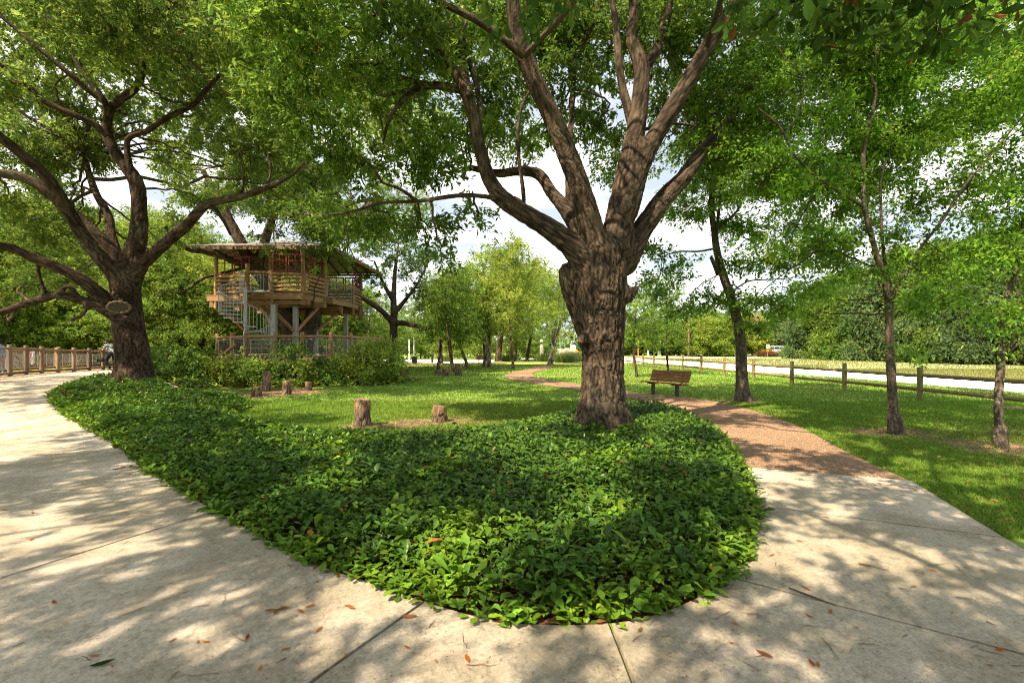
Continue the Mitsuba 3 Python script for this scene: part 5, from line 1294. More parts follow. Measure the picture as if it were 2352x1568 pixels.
def bench(name, label, mid, along, n_back=4, n_seat=4, length=1.55, tone=(0.23, 0.095, 0.05), sc=1.0, slat_part=True):
    along = np.array([*unit(along), 0.0]); front = np.array([along[1], -along[0], 0.0]); up = np.array([0, 0, 1.0]); mid = np.asarray(mid, float)
    k = thing(name, label, 'bench')
    P = lambda a, f_, z: mid + along * a * sc + front * f_ * sc + up * z * sc
    L = length / 2
    for i in range(n_seat):
        t = i / max(n_seat - 1, 1)
        f_, z = 0.24 - 0.40 * t, 0.445 - 0.04 * t
        b = beam(P(-L, f_, z), P(L, f_, z), 0.098 * sc, 0.042 * sc)
        put('seat_slat', b, 'mat_wood', k, color=np.broadcast_to(jitter(rng, tone, .1), (len(b[0]), 3)))
    for i in range(n_back):
        t = i / max(n_back - 1, 1)
        f_, z = -0.235 - 0.11 * t, 0.50 + 0.285 * t
        c0 = P(0, f_, z); s2 = unit(front * -0.36 + up * 0.93); nn = np.cross(along, s2)
        b = box(c0, (2 * L * sc, 0.042 * sc, 0.088 * sc), (along, nn, s2))
        put('back_slat', b, 'mat_wood', k, color=np.broadcast_to(jitter(rng, tone, .1), (len(b[0]), 3)))
    for sgn in (-1, 1):
        a = sgn * L * 0.62
        put('leg', beam(P(a, -0.02, -0.03), P(a, -0.02, 0.40), 0.10 * sc, 0.10 * sc, up=along), 'mat_dark_steel', k)
        m = MB().add(*beam(P(a, 0.27, 0.405), P(a, -0.22, 0.365), 0.06 * sc, 0.035 * sc)).add(*beam(P(a, -0.22, 0.36), P(a, -0.39, 0.80), 0.06 * sc, 0.03 * sc, up=along))
        put('bracket', m.mesh(), 'mat_dark_steel', k)
    return k


l1, l2 = ground(1501, 905), ground(1553, 911.5)
bench('bench', 'brown slatted bench with black legs beside the gravel path, right of the large oak', (l1 + l2) / 2, (0.56, -0.83), length=1.55)
q = ground(1110, 836); bench('bench', 'small distant brown bench beyond the grove on the far lawn', q, (1.0, 0.05), length=1.3, tone=(0.26, 0.13, 0.09))

fence = thing('rail_fence', 'greenish two rail log fence along the lawn in front of the pale lane', 'fence')
fp = [(2363, 923.5), (2113, 917), (1940, 896), (1819, 882.5), (1731, 871), (1664, 862), (1611, 856), (1568, 850.6), (1533, 847), (1502, 844), (1477, 841), (1455, 838)]
fx = [ground(u, v) for u, v in fp]
fx[0] = fx[1] + (fx[1] - fx[2]) * 1.02
fx = [2 * fx[0] - fx[1]] + fx
dd = fx[-1] - fx[-3]
for k in range(1, 5):
    fx.append(fx[-1] + np.array([-0.28, 2.7, 0]))
FT = np.array([0.20, 0.165, 0.075])
for p in fx:
    one('post', fence, log([p[0], p[1], -0.1], [p[0], p[1], 1.02 + rng.normal(0, .012)], 0.075, rng, FT))
for a, b in zip(fx[:-1], fx[1:]):
    for z in (0.74, 0.31):
        d = unit(b - a) * 0.03
        one('rail', fence, log([a[0] + d[0], a[1] + d[1], z + rng.normal(0, .01)], [b[0] - d[0], b[1] - d[1], z + rng.normal(0, .01)], 0.057, rng, FT * 1.05))

# ------------------------------------------------------------------ the other trees
PROTO = {}


def lobe_plan(r, n_lobes, H, base_z, R, shape):
    lb = []
    for k in range(n_lobes):
        q = (k + 0.5) / n_lobes
        zz = base_z + (H - base_z) * (q ** 0.9)
        prof = math.sin(min(1, (0.18 + 0.82 * (1 - q)) ** 0.8) * math.pi * 0.62) if shape == 1.0 else (1 - q) ** 0.7 + 0.15
        a = k * 2.4 + r.uniform(-.5, .5); rad = R * prof * r.uniform(0.25, 0.95)
        lb.append([math.cos(a) * rad, math.sin(a) * rad, zz, R * r.uniform(0.30, 0.46) * (0.8 + 0.3 * prof)])
    return np.array(lb)


def side_tree(key, label, x, y, H, base_z, R, leaf, tone, seed, trunk_r=0.12, lean=(0, 0), n_lobes=14, dens=14, per=16, group=None, bark_hi=(0.24, 0.19, 0.14), stems=1, shape=1.0, up=0.3, yellow=0.25, fork=0.45, proto=None):
    """A tree with limbs grown to its lobes. PROTO: a crown shared, as instances, by alike trees (its height 10, radius 4)."""
    r = np.random.default_rng(seed)
    z0 = float(hgt(x, y))
    t = thing(key, label, 'tree', group)
    mbt, sk = MB(), []
    top = np.array([x + lean[0], y + lean[1], z0 + H * 0.86])
    for s in range(stems):
        o = np.array([r.normal(0, 0.22), r.normal(0, 0.22), 0]) * (stems > 1) * min(1, H / 4)
        e = top + np.array([r.normal(0, .3), r.normal(0, .3), 0]) * (1 if stems == 1 else 0.32 * H) * min(1, H / 4)
        w = r.normal(0, 0.05 * H * 0.3, (2, 3)) * [1, 1, 0.2]
        b = np.array([x, y, z0]) + o
        C = catmull([[*(b - [0, 0, .12]), trunk_r * 1.7], [*(b + [0, 0, .05]), trunk_r * 1.35], [*(b + [0, 0, .1 * H ** .6]), trunk_r], [*(b + (e - b) * 0.4 + w[0]), trunk_r * .78], [*(b + (e - b) * 0.7 + w[1]), trunk_r * .5], [*e, trunk_r * .15]], 0.3)
        sk.append(C)
        mbt.add(*bark_tube(C, 0.8, 0.6, side_len=0.06, hi=bark_hi, max_sides=16))
    if proto:
        if proto not in PROTO:
            q = np.random.default_rng(sum(map(ord, proto)))
            lb0 = lobe_plan(q, n_lobes, 10.0, base_z * 10 / H, 4.0, shape)
            v, f, c, cen = crown(q, lb0, dens / 1.33, per, leaf, leaf * 0.46, tone, twig=leaf * 3.2, up=up, yellow=yellow, flat=0.7, var=0.25)
            gid = 'crown_of_' + proto
            scene[gid] = {'type': 'shapegroup', 'leaves': mikit.ply((v, f), 'mat_leaf', color=c)}
            PROTO[proto] = (gid, lb0, cen)
        gid, lb0, cen = PROTO[proto]
        A = T().translate([x + lean[0] * .5, y, z0]).rotate([0, 0, 1], float(r.uniform(0, 360))).scale([R / 4.0, R / 4.0 * r.uniform(.9, 1.1), H / 10.0])
        Mx = np.array(A.matrix)
        lb = np.column_stack([lb0[:, :3] @ Mx[:3, :3].T + Mx[:3, 3], lb0[:, 3] * R / 4]); cen = cen @ Mx[:3, :3].T + Mx[:3, 3]
        scene[num(t + '__crown')] = {'type': 'instance', 'group': {'type': 'ref', 'id': gid}, 'to_world': A}
    else:
        lb = lobe_plan(r, n_lobes, H, base_z, R, shape)
        fr = np.clip(lb[:, 2] / H, 0, 1)
        lb[:, 0] += x + lean[0] * fr; lb[:, 1] += y + lean[1] * fr; lb[:, 2] += z0
        v, f, c, cen = crown(r, lb, dens / max(R / 3.0, 0.4), per, leaf, leaf * 0.46, tone, twig=leaf * 3.2, up=up, yellow=yellow, flat=0.7, var=0.25)
        put('crown', (v, f), 'mat_leaf', t, color=c)
    S = np.vstack(sk); S = S[S[:, 2] > z0 + min(base_z * 0.9, H * fork)]
    twigs(r, mbt, S, lb, cen, r0=trunk_r * 0.22, r1=0.008, every=25 if proto else 12)
    mbt.put('trunk', 'mat_bark', t, True)
    return t


def gp(u, v):
    return ground(u, v)[:2]


DARK, MID, LITE, YEL, BLUE = (0.125, 0.215, 0.045), (0.19, 0.295, 0.055), (0.26, 0.37, 0.065), (0.30, 0.395, 0.07), (0.165, 0.25, 0.10)
TONE = {DARK: 'dark', MID: 'mid', LITE: 'light', YEL: 'yellow', BLUE: 'blue'}
sp = [('grove_tree', 'thin curved dark young tree standing behind the three distant stumps', gp(1006, 850), 5.4, 2.0, 1.9, .15, MID, .10, (0.6, 0), 1), ('grove_tree', 'young tree with mottled straight trunk near the tallest distant stump', gp(1039, 854.5), 6.4, 2.3, 2.2, .15, MID, .12, (0.1, 0), 1),
      ('grove_tree', 'slender tree leaning left beside the grove, left of the pair of grey trunks', gp(1072, 843.8), 7.0, 2.6, 2.4, .16, MID, .13, (-1.2, 0), 1), ('grove_tree', 'grey double trunked tree with spreading roots in the grove centre', gp(1125, 842.6), 9.2, 2.6, 3.2, .18, LITE, .30, (0.2, 0), 2),
      ('grove_tree', 'tall thin trunk with bright yellow green crown, right side of the grove', gp(1178, 846.3), 9.4, 2.8, 2.7, .17, YEL, .11, (-0.4, 0), 1), ('grove_tree', 'stout brown oak trunk far behind the grove, forking low', gp(1144, 829.8), 9.5, 3.2, 4.6, .24, LITE, .36, (0.3, 0), 1),
      ('grove_tree', 'bright forked tree right of the grove before the far shrubs', gp(1211, 828), 11.0, 3.0, 4.2, .24, YEL, .20, (0.6, 0), 1), ('grove_tree', 'pale multi stemmed tree alone where the path bends', gp(1269, 836.5), 8.4, 3.6, 2.6, .17, LITE, .14, (0.2, 0), 3), ('grove_tree', 'pale spotted trunk behind the thin curved young tree', gp(1012, 837.5), 7.6, 2.8, 2.9, .18, MID, .22, (0.2, 0), 1),
      ('young_tree', 'thin straight young tree left of the two behind the slatted bench', gp(1462, 865), 4.4, 1.7, 1.3, .13, MID, .075, (0.05, 0), 1), ('young_tree', 'thin young tree with curved stem right behind the slatted bench', gp(1534, 859), 5.4, 1.9, 1.9, .13, MID, .075, (-0.55, 0), 1)]
for i, (key, lab, (x, y), H, bz, R, lf, tn, tr, ln, st) in enumerate(sp):
    side_tree(key, lab, x, y, H, bz, R, lf, tn, 300 + i, tr, ln, n_lobes=20 if key == 'grove_tree' else 16, dens=(26 if i < 9 else 20), per=16, stems=st, bark_hi=(0.42, 0.37, 0.30) if 'pale' in lab or 'grey' in lab else (0.22, 0.17, 0.12))
# oak with bowed limbs right of the tree house
ro = [[[*gp(904, 846), -0.1, .42], [*gp(904, 846), 0.3, .33], [*at(904, 770, 33.5), .29], [*at(905, 735, 33.5), .27], [*at(904, 684, 33.6), .2], [*at(908, 620, 33.8), .13], [*at(915, 560, 34), .06]],
      [[*at(905, 745, 33.5), .24], [*at(880, 717, 33), .2], [*at(857, 700, 32.4), .18], [*at(830, 684, 32), .14], [*at(800, 668, 31.5), .08]], [[*at(905, 742, 33.5), .22], [*at(928, 742, 33), .2], [*at(961, 749, 32.5), .17], [*at(987, 753, 32), .13], [*at(1019, 751, 31.6), .09], [*at(1055, 738, 31.4), .04]],
      [[*at(905, 720, 33.5), .2], [*at(930, 690, 33.5), .15], [*at(960, 650, 33.6), .1], [*at(985, 600, 33.8), .05]], [[*at(904, 690, 33.5), .18], [*at(880, 650, 33.5), .12], [*at(860, 600, 33.4), .06]]]
mb, sk = big_tree(ro, (gp(904, 846)[0] - 2.2, 31.8, -0.3), (gp(904, 846)[0] + 2.2, 36, 6), 0.06, 0.12, 0.8, 1.2, lo=(0.05, 0.04, 0.03), hi=(0.17, 0.13, 0.1))
lob = lobes_px([(860, 640, 33, 1.2), (900, 600, 33.5, 1.3), (950, 620, 33.5, 1.3), (1000, 660, 32.8, 1.1), (1030, 700, 32, 1.0), (980, 700, 33.5, 1.1), (850, 570, 33.5, 1.2), (940, 560, 33.8, 1.3), (1000, 600, 33.5, 1.2), (1060, 690, 31.8, 1.0), (830, 650, 32.3, .7), (1060, 640, 32.5, 1.1), (940, 680, 33.8, .8), (870, 690, 33, .5), (1010, 740, 31.8, .5), (1080, 740, 31.5, .6), (970, 510, 34, 1.3), (890, 520, 34, 1.3)], rng, 0.3)
t = thing('oak_tree', 'oak with wide bowed limbs behind the shrubs, right of the tree house', 'tree')
v, f, c, cen = crown(rng, lob, 30, 20, 0.18, 0.08, (0.13, 0.225, 0.05), up=0.6)
twigs(rng, mb, sk, lob, cen, r0=0.04, every=8)
mb.put('trunk', 'mat_bark', t, True); put('crown', (v, f), 'mat_leaf', t, color=c)

# the wood behind the boardwalk and tree house
WG = 'trees of the wood behind the boardwalk and tree house'
k = 0
for u, y, H in [(-90, 27, 9), (-20, 30, 10), (45, 28, 8), (95, 33, 11), (150, 30, 8.5), (200, 34, 11), (255, 31, 9), (330, 33, 9), (365, 30, 7), (400, 36, 11), (440, 32, 8), (470, 38, 11), (520, 36, 8), (560, 42, 11), (610, 39, 8), (650, 45, 11), (720, 43, 9), (770, 46, 8), (830, 44, 7), (20, 42, 14), (120, 44, 14), (230, 45, 14), (330, 46, 14), (430, 48, 13), (540, 52, 12), (-80, 40, 14), (380, 41, 12)]:
    x = (u - U0) / F * y
    tn = [LITE, YEL, MID, LITE, YEL, MID][k % 6] if y < 40 else [MID, LITE, MID][k % 3]
    if 380 < u < 700:
        tn = LITE if k % 2 else YEL
    side_tree('wood_tree', 'leafy tree of the green wood behind the boardwalk and tree house', x, y, H, 0.6 if y < 35 else 1.5, 2.7 + 0.12 * H, 0.0055 * y, tn, 500 + k, 0.12 + 0.01 * (k % 4), (rng.normal(0, .8), 0), n_lobes=24, dens=46, per=18, group=WG, fork=0.2, proto='wood_' + TONE[tn])
    k += 1
# woods beyond the lane on the right
RG = 'dark trees of the wood beyond the lane'
k = 0
for u, y, H in [(1880, 62, 7.5), (1925, 58, 8.5), (1980, 54, 8.5), (2035, 52, 9.5), (2090, 49, 9), (2150, 47, 9.5), (2210, 45, 9), (2270, 43, 9.5), (2330, 42, 9), (2400, 40, 9), (1950, 70, 11), (2060, 64, 12), (2160, 60, 12), (2260, 56, 12), (2370, 52, 12)]:
    x = (u - U0) / F * y
    side_tree('woodland_tree', 'dark leafy tree of the wood beyond the pale lane', x, y, H * 1.2, 0.5, 3.5, 0.0055 * y, [BLUE, MID, DARK, BLUE][k % 4], 600 + k, 0.17, (0, 0), n_lobes=24, dens=46, per=18, group=RG, shape=0.0, fork=0.15, proto='woodland_' + TONE[[BLUE, MID, DARK, BLUE][k % 4]])
    k += 1
for i, (u, y, H, R, tn, lab) in enumerate([(1605, 78, 6.0, 3.2, YEL, 'yellow green small tree behind the utility pole, left one'), (1660, 76, 5.6, 3.0, LITE, 'light green small tree right behind the leaning trunk'), (1712, 80, 6.6, 3.0, YEL, 'yellow green roadside tree left of the pink flowering one'), (1560, 80, 5.4, 3.0, MID, 'green roadside tree behind the blue hydrant'),
                                          (1500, 82, 5.2, 3.2, DARK, 'dark round roadside tree behind the orange marker posts'), (1455, 84, 5.0, 3.0, MID, 'green roadside tree close to the right of the large trunk'), (1772, 99, 8.2, 3.8, BLUE, 'broad pink flowering tree behind the parked car'), (1834, 99, 8.4, 3.4, MID, 'large roadside tree between the parked car and the dark wood'), (1640, 96, 8, 4, MID, 'taller tree at the back of the roadside row, left'), (1750, 104, 8.5, 4, LITE, 'taller tree at the back of the roadside row, right')]):
    x = (u - U0) / F * y
    t = side_tree('roadside_tree', lab, x, y, H, 0.5, R, 0.0052 * y, tn, 700 + i, 0.13, n_lobes=24, dens=46, per=18, proto='roadside_' + TONE[tn], stems=3 if 'pink' in lab else 1, bark_hi=(0.36, 0.22, 0.15), fork=0.15)
    if 'pink' in lab:
        r = np.random.default_rng(9); n = 420; d = rdir(r, n); d[:, 1] = -np.abs(d[:, 1])
        cl = r.normal(0, 1, (26, 3)); pp = np.array([x, y - 1.0, 4.6]) + unit(cl)[r.integers(0, 26, n)] * np.array([3.2, 2.6, 2.6]) * 0.95 + r.normal(0, 0.22, (n, 3))
        v, f = leaves(pp, rdir(r, n), rdir(r, n), 0.3, 0.22)
        put('blossom', (v, f), 'mat_leaf', t, color=np.repeat(np.array([0.62, 0.36, 0.44]) * np.exp(r.normal(0, .12, (n, 1))), 4, 0), label='pale pink blossom clusters')
# shrubs at the back of the grove and far belt of woods
for i, (u, v, H, R, tn, lab) in enumerate([(1185, 826, 3.0, 2.0, YEL, 'bright yellow green shrub behind the stout oak'), (1105, 824, 3.4, 2.6, LITE, 'wide light green shrub behind the distant bench'), (1232, 822, 3.2, 2.4, MID, 'dense green shrub by the globe lamp'), (1040, 823, 4.0, 2.8, YEL, 'loose yellowish shrub behind the dark pedestal'), (965, 823, 3.2, 2.4, LITE, 'purplish green shrub behind the black bin'), (905, 824, 5.0, 3.2, MID, 'tall green shrub by the white poles, left'), (1075, 820, 5.5, 3.0, MID, 'tall shrub between the grove trunks')]):
    x, y = gp(u, v)
    side_tree('shrub', lab, x, y, H, 0.1, R, 0.30, tn, 800 + i, 0.06, n_lobes=18, dens=20, per=16, stems=3, fork=0.1, proto='shrub_' + TONE[tn])
    tag(labels and [q for q in labels if q.startswith('shrub')][-1], cat='shrub')
r = np.random.default_rng(15)
fl = []
for a in np.linspace(-78, 62, 100):
    for d_, hmax in ((118, 7.5), (140, 10.0)):
        th = math.radians(a + r.normal(0, 0.3)); dist = d_ + r.normal(0, 5)
        hh = hmax * r.uniform(0.6, 1.1) * (0.75 if -2 < a < 14 else 1.25)
        for z in np.arange(0.8, hh, 2.2):
            fl.append([math.sin(th) * dist, math.cos(th) * dist, z, r.uniform(1.5, 2.4)])
v, f, c, cen = crown(r, fl, 1.5, 10, 1.4, 0.8, (0.15, 0.24, 0.085), twig=2.0, up=0.5, dead=0)
put('distant_woods', (v, f), 'mat_leaf', color=c, kind='stuff', label='low belt of far woods closing the horizon')

# shrubs round the tree house
SH = [(400, 852, 17.5, .9, DARK, 'dark rounded shrub just right of the big left oak'), (445, 858, 19.0, .8, MID, 'loose green shrub second from the left oak'), (490, 862, 19.2, .65, YEL, 'light leafy shrub before the stair rail'), (528, 858, 19.2, .8, YEL, 'feathery pale shrub under the spiral staircase'), (575, 862, 19.0, .75, MID, 'leafy shrub behind the tallest stump'), (622, 858, 19.4, .6, MID, 'low green shrub beside the wooden deck post'),
      (668, 826, 19.6, .82, DARK, 'tall dark green shrub covering the deck netting'), (715, 860, 19.3, .6, LITE, 'low light shrub right of the tall dark one'), (750, 856, 19.6, .75, DARK, 'deep green shrub before the lower deck'), (790, 856, 19.8, .75, LITE, 'pale green shrub near the deck corner'), (830, 842, 20.4, .95, YEL, 'yellow green shrub at the right end of the deck, smaller'), (872, 826, 21.0, 1.15, YEL, 'large bright yellow green shrub at the right end of the shrub bed'),
      (895, 850, 20.4, .7, LITE, 'low bright shrub at the tip of the shrub bed'), (360, 838, 21, .9, MID, 'green shrub by the railing behind the left oak'), (470, 840, 22.5, .9, MID, 'shrub behind the stair rail near the railing end'), (850, 868, 19.4, .4, LITE, 'lowest shrub at the front of the bright ones')]
for i, (u, v, y, R, tn, lab) in enumerate(SH):
    p = at(u, v, y); z = float(hgt(p[0], p[1])); H = max(0.5, p[2] - z + R * 0.8)
    side_tree('leafy_shrub', lab, p[0], p[1], H, 0.05, R, 0.135, tn, 900 + i, 0.025, n_lobes=22, dens=22, per=15, stems=4, fork=0.05, up=0.3)
for q in labels:
    if q.startswith('leafy_shrub') and '__' not in q:
        labels[q]['category'] = 'shrub'

# ------------------------------------------------------------------ small far things
def pole(name, label, cat, u, vb, vt, r, mat='mat_white', lean=0.0, col=None):
    p = ground(u, vb); h = EYE - (vt - V0) / F * p[1]
    tube_ = tube([[p[0], p[1], -0.1], [p[0] + lean * h, p[1], h]], [r, r * 0.8], 12)
    return put(name, tube_, mat, smooth=True, label=label, cat=cat, **({'color': np.broadcast_to(col, (len(tube_[0]), 3))} if col is not None else {})), p, h


pole('utility_pole', 'tall brown wooden utility pole beyond the lane', 'utility pole', 1582, 818, 690, 0.17, 'mat_wood', col=(0.20, 0.125, 0.095))
pole('leaning_post', 'white guy wire guard leaning beside the utility pole', 'post', 1637, 817.5, 784, 0.10, lean=-0.32)
pole('white_pole', 'thin white pole, left one near the black bin', 'pole', 940, 828, 779, 0.09)
pole('white_pole', 'thin white pole right behind the black bin', 'pole', 950.5, 824, 775, 0.11)
pole('far_pole', 'grey pole standing behind the stone wall', 'utility pole', 1288, 815, 754, 0.13, 'mat_steel', lean=-0.06)
pole('marker_post', 'white post beside the round white sign back', 'post', 1311, 816, 789, 0.09)
for u, lab, cl, vt in ((1466, 'orange marker post, left of two behind the young trees', (0.62, 0.2, 0.05), 790), (1489, 'white marker post between the young trees', (0.75, 0.74, 0.72), 800), (1512, 'orange and white marker post by the blue hydrant', (0.8, 0.16, 0.02), 796), (1516, 'slim white post just right of the orange and white one', (0.75, 0.74, 0.72), 799)):
    p = ground(u, 817); h = EYE - (vt - V0) / F * p[1] - 0.0
    b = MB().add(*tube([[p[0], p[1], -0.1], [p[0], p[1], h * 0.5]], 0.11, 10), cl if 'white' not in lab or 'slim' in lab else (0.75, 0.74, 0.72)).add(*tube([[p[0], p[1], h * 0.5 + .003], [p[0], p[1], h]], [0.115, 0.08], 10), cl)
    b.put('marker_post', 'mat_wood', smooth=True, label=lab, cat='post')
p = ground(1541, 816.5)
h_ = thing('fire_hydrant', 'blue fire hydrant with white cap at the far roadside', 'hydrant')
b = trimesh.creation.revolve(np.array([[0, 0], [.20, 0], [.20, .06], [.15, .08], [.15, .62], [.19, .66], [.19, .70], [0, .70]]), sections=14)
put('barrel', (b.vertices + [p[0], p[1], 0.2], b.faces), 'mat_blue', h_, 30)
b = trimesh.creation.revolve(np.array([[0, 0.70], [.17, .70], [.14, .84], [.06, .92], [.05, 1.0], [0, 1.0]]), sections=14)
put('cap', (b.vertices + [p[0], p[1], 0.2], b.faces), 'mat_white', h_, 30)
put('nozzle', tube([p + [-.26, 0, .72], p + [.26, 0, .72]], 0.08, 12), 'mat_white', h_, 30)
put('stand_pipe', tube([p + [0, 0, -.1], p + [0, 0, .21]], 0.13, 12), 'mat_blue', h_, 30)
scene['mat_blue'] = paint((0.06, 0.28, 0.55), 0.4)
# red flowering shrub, daylily clump, signs and car
for u, v, R, lab, fc in ((1752, 807, 0.8, 'low shrub with red flowers left of the parked car', (0.6, 0.05, 0.09)), (1770, 807, 0.8, 'low shrub with red flowers in front of the parked car', (0.6, 0.06, 0.10)), (1800, 808, 0.95, 'yellow green clump before the parked car', (0.50, 0.42, 0.05)), (1835, 809, 0.8, 'low green clump right of the parked car', (0.2, 0.3, 0.06))):
    y = 72.0; x = (u - U0) / F * y; r = np.random.default_rng(int(u)); n = 900
    pp = np.array([x, y, 0.35]) + rdir(r, n) * (r.random((n, 1)) ** .4) * np.array([1.35 * R, 1.0, 0.75 * R])
    pp = pp[pp[:, 2] > 0]
    v_, f_ = leaves(pp, rdir(r, len(pp)), unit(rdir(r, len(pp)) + [0, -.4, .8]), 0.26, 0.14)
    isf = (r.random(len(pp)) < 0.4) & (pp[:, 2] > 0.35)
    cc = np.where(isf[:, None], np.array(fc)[None], np.array([[0.10, 0.16, 0.04]])) * np.exp(r.normal(0, .2, (len(pp), 1)))
    t = thing('flowering_shrub', lab, 'shrub')
    put('foliage', (v_, f_), 'mat_leaf', t, color=np.repeat(cc, 4, 0))
    put('stem', tube([[x, y, -.1], [x, y, .5]], 0.05, 6), 'mat_bark', t, color=np.full((14, 3), 0.1))
y = 68.0; x = (1763 - U0) / F * y
sgn = thing('road_sign', 'white sign with an orange plate on a post by the parked car', 'sign')
put('post', tube([[x, y, -.1], [x, y, 1.85]], 0.04, 8), 'mat_steel', sgn, 30)
put('panel', box([x, y - .07, 1.62], (0.46, 0.04, 0.62)), 'mat_white', sgn); put('orange_plate', box([x, y - .07, 1.02], (0.30, 0.04, 0.36)), 'mat_orange', sgn)
b = MB().add(*tube([[x, y - .098, 1.66], [x, y - .088, 1.66]], 0.13, 16), (0.30, .16, .12)).add(*box([x, y - .094, 1.42], (0.30, 0.012, 0.05)), (0.12, .08, .07)); b.put('emblem', 'mat_wood', sgn)
scene['mat_orange'] = paint((0.75, 0.28, 0.02), 0.5)
car = thing('parked_car', 'silver estate car parked behind the red flowers at the far roadside', 'car')
cy, cx = 92.0, (1785 - U0) / F * 92.0
prof = [(-2.45, .35), (-2.45, .95), (-2.3, 1.05), (-2.05, 1.62), (-1.8, 1.72), (0.7, 1.72), (1.55, 1.12), (2.35, 1.0), (2.45, .8), (2.45, .35)]
m = trimesh.creation.extrude_polygon(Polygon(prof).buffer(-.06).buffer(.06), 1.8, engine='earcut')
V = np.stack([cx + m.vertices[:, 0], cy + (m.vertices[:, 2] - .9) * (1 - 0.16 * ss(1.0, 1.7, m.vertices[:, 1])), m.vertices[:, 1]], 1)
scene['mat_car'] = paint((0.62, 0.64, 0.68), 0.25, 0.4); scene['mat_window'] = paint((0.02, 0.025, 0.03), 0.08)
put('body', (V, m.faces), 'mat_car', car, 30)
for a, b_ in ((-2.0, -1.05), (-0.95, 0.0), (0.1, 1.15)):
    q = [(a + (.12 if a < -1.5 else 0), 1.1), (b_, 1.1), (min(b_, .62) if b_ > 1 else b_, 1.56), (a + (.22 if a < -1.5 else 0), 1.56)]
    m = trimesh.creation.extrude_polygon(Polygon(q), 0.02, engine='earcut')
    put('window', (np.stack([cx + m.vertices[:, 0], cy - .9 - .012 + .1 * ss(1.0, 1.7, m.vertices[:, 1]) * 1.3 - m.vertices[:, 2], m.vertices[:, 1]], 1), m.faces), 'mat_window', car)
for a in (-1.55, 1.5):
    w = put('wheel', tube([[cx + a, cy - .93, .34], [cx + a, cy - .72, .34]], 0.34, 20), 'mat_dark_steel', car, 30)
    put('rim', tube([[cx + a, cy - .945, .34], [cx + a, cy - .93, .34]], 0.2, 14), 'mat_steel', w, 30)
put('headlight', box([cx + 2.4, cy - .7, .86], (.14, .3, .16)), 'mat_white', car); put('roof_rack', tube([[cx - 1.6, cy - .6, 1.76], [cx + .5, cy - .6, 1.76]], .025, 6), 'mat_dark_steel', car)
# bin, pedestal, lamp, wall, sign backs, grasses
p = ground(952, 834)
bn = thing('litter_bin', 'black round litter bin beyond the shrub bed', 'bin')
b = trimesh.creation.revolve(np.array([[0, 0], [.22, 0], [.29, .62], [.27, .62], [.21, .03], [0, .03]]), sections=20); put('body', (b.vertices + p, b.faces), 'mat_dark_steel', bn, 30)
put('rim', tube([p + [.30 * math.cos(a), .30 * math.sin(a), .63] for a in np.linspace(0, 6.283, 25)], .025, 6), 'mat_dark_steel', bn, 40)
p = ground(993, 832.5)
pd = thing('drinking_fountain', 'dark drinking fountain pedestal on the far drive', 'drinking fountain')
put('pedestal', beam(p + [0, 0, -.05], p + [0, 0, .92], .2, .2, up=(0, 1, 0)), 'mat_dark_steel', pd); put('bowl', beam(p + [-.5, 0, .72], p + [.08, 0, .80], .22, .1), 'mat_dark_steel', pd)
p = ground(1244, 823.5)
lp = thing('globe_lamp', 'globe lamp on a stone pier among the far shrubs', 'lamp')
put('pier', beam(p + [0, 0, -.1], p + [0, 0, 1.9], .42, .42, up=(0, 1, 0)), 'mat_stone', lp)
s_ = trimesh.creation.icosphere(3, .22); put('globe', (s_.vertices + p + [0, 0, 2.35], s_.faces), 'mat_white', lp, True); put('neck', tube([p + [0, 0, 1.9], p + [0, 0, 2.18]], .08, 10), 'mat_dark_steel', lp, 30)
scene['mat_stone'] = {'type': 'twosided', 'bsdf': {'type': 'principled', 'base_color': mikit.proc(lambda p, n, uv: mix((0.40, 0.34, 0.26), (0.60, 0.54, 0.45), fbm(p.x * 3, p.z * 3, p.y, 3))), 'roughness': 0.9}}
wl = thing('stone_wall', 'low cream stone wall in the distance left of the large trunk', 'wall')
a, b_ = ground(1281, 821), ground(1322, 821)
r = np.random.default_rng(4); nst = 11; e = (b_ - a) / nst
for row in range(3):
    for k in range(nst):
        hgt_ = .42
        c0 = a + e * (k + .5 + (row % 2) * .5 * (k < nst - 1)) + [0, r.normal(0, .03), .1 + row * hgt_ + (r.normal(0, .05) if row == 2 else 0)]
        put('stone', box(c0 + [0, 0, .2], (np.linalg.norm(e) * .97, .5, hgt_ * .97)), 'mat_stone', wl)
p = ground(1317, 816.5)
sb = thing('road_sign', 'back of a round white sign on a post behind the stone wall', 'sign')
z = EYE - (797 - V0) / F * p[1]
put('disc', tube([p + [0, 0, z], p + [0, .04, z]], .46, 8), 'mat_white', sb); put('post', tube([p + [0, .06, -.1], p + [0, .06, z + .2]], .045, 8), 'mat_steel', sb, 30)
p = ground(1323, 817); so = thing('road_sign', 'orange diamond warning sign beside the large trunk far off', 'sign')
z = EYE - (807 - V0) / F * p[1]; q = box([0, 0, 0], (.7, .03, .7)); c45 = math.sqrt(.5); V = q[0] @ np.array([[c45, 0, c45], [0, 1, 0], [-c45, 0, c45]])
put('panel', (V + p + [0, 0, z], q[1]), 'mat_orange', so); put('post', tube([p + [0, .05, -.1], p + [0, .05, z]], .04, 8), 'mat_steel', so, 30)
r = np.random.default_rng(8)
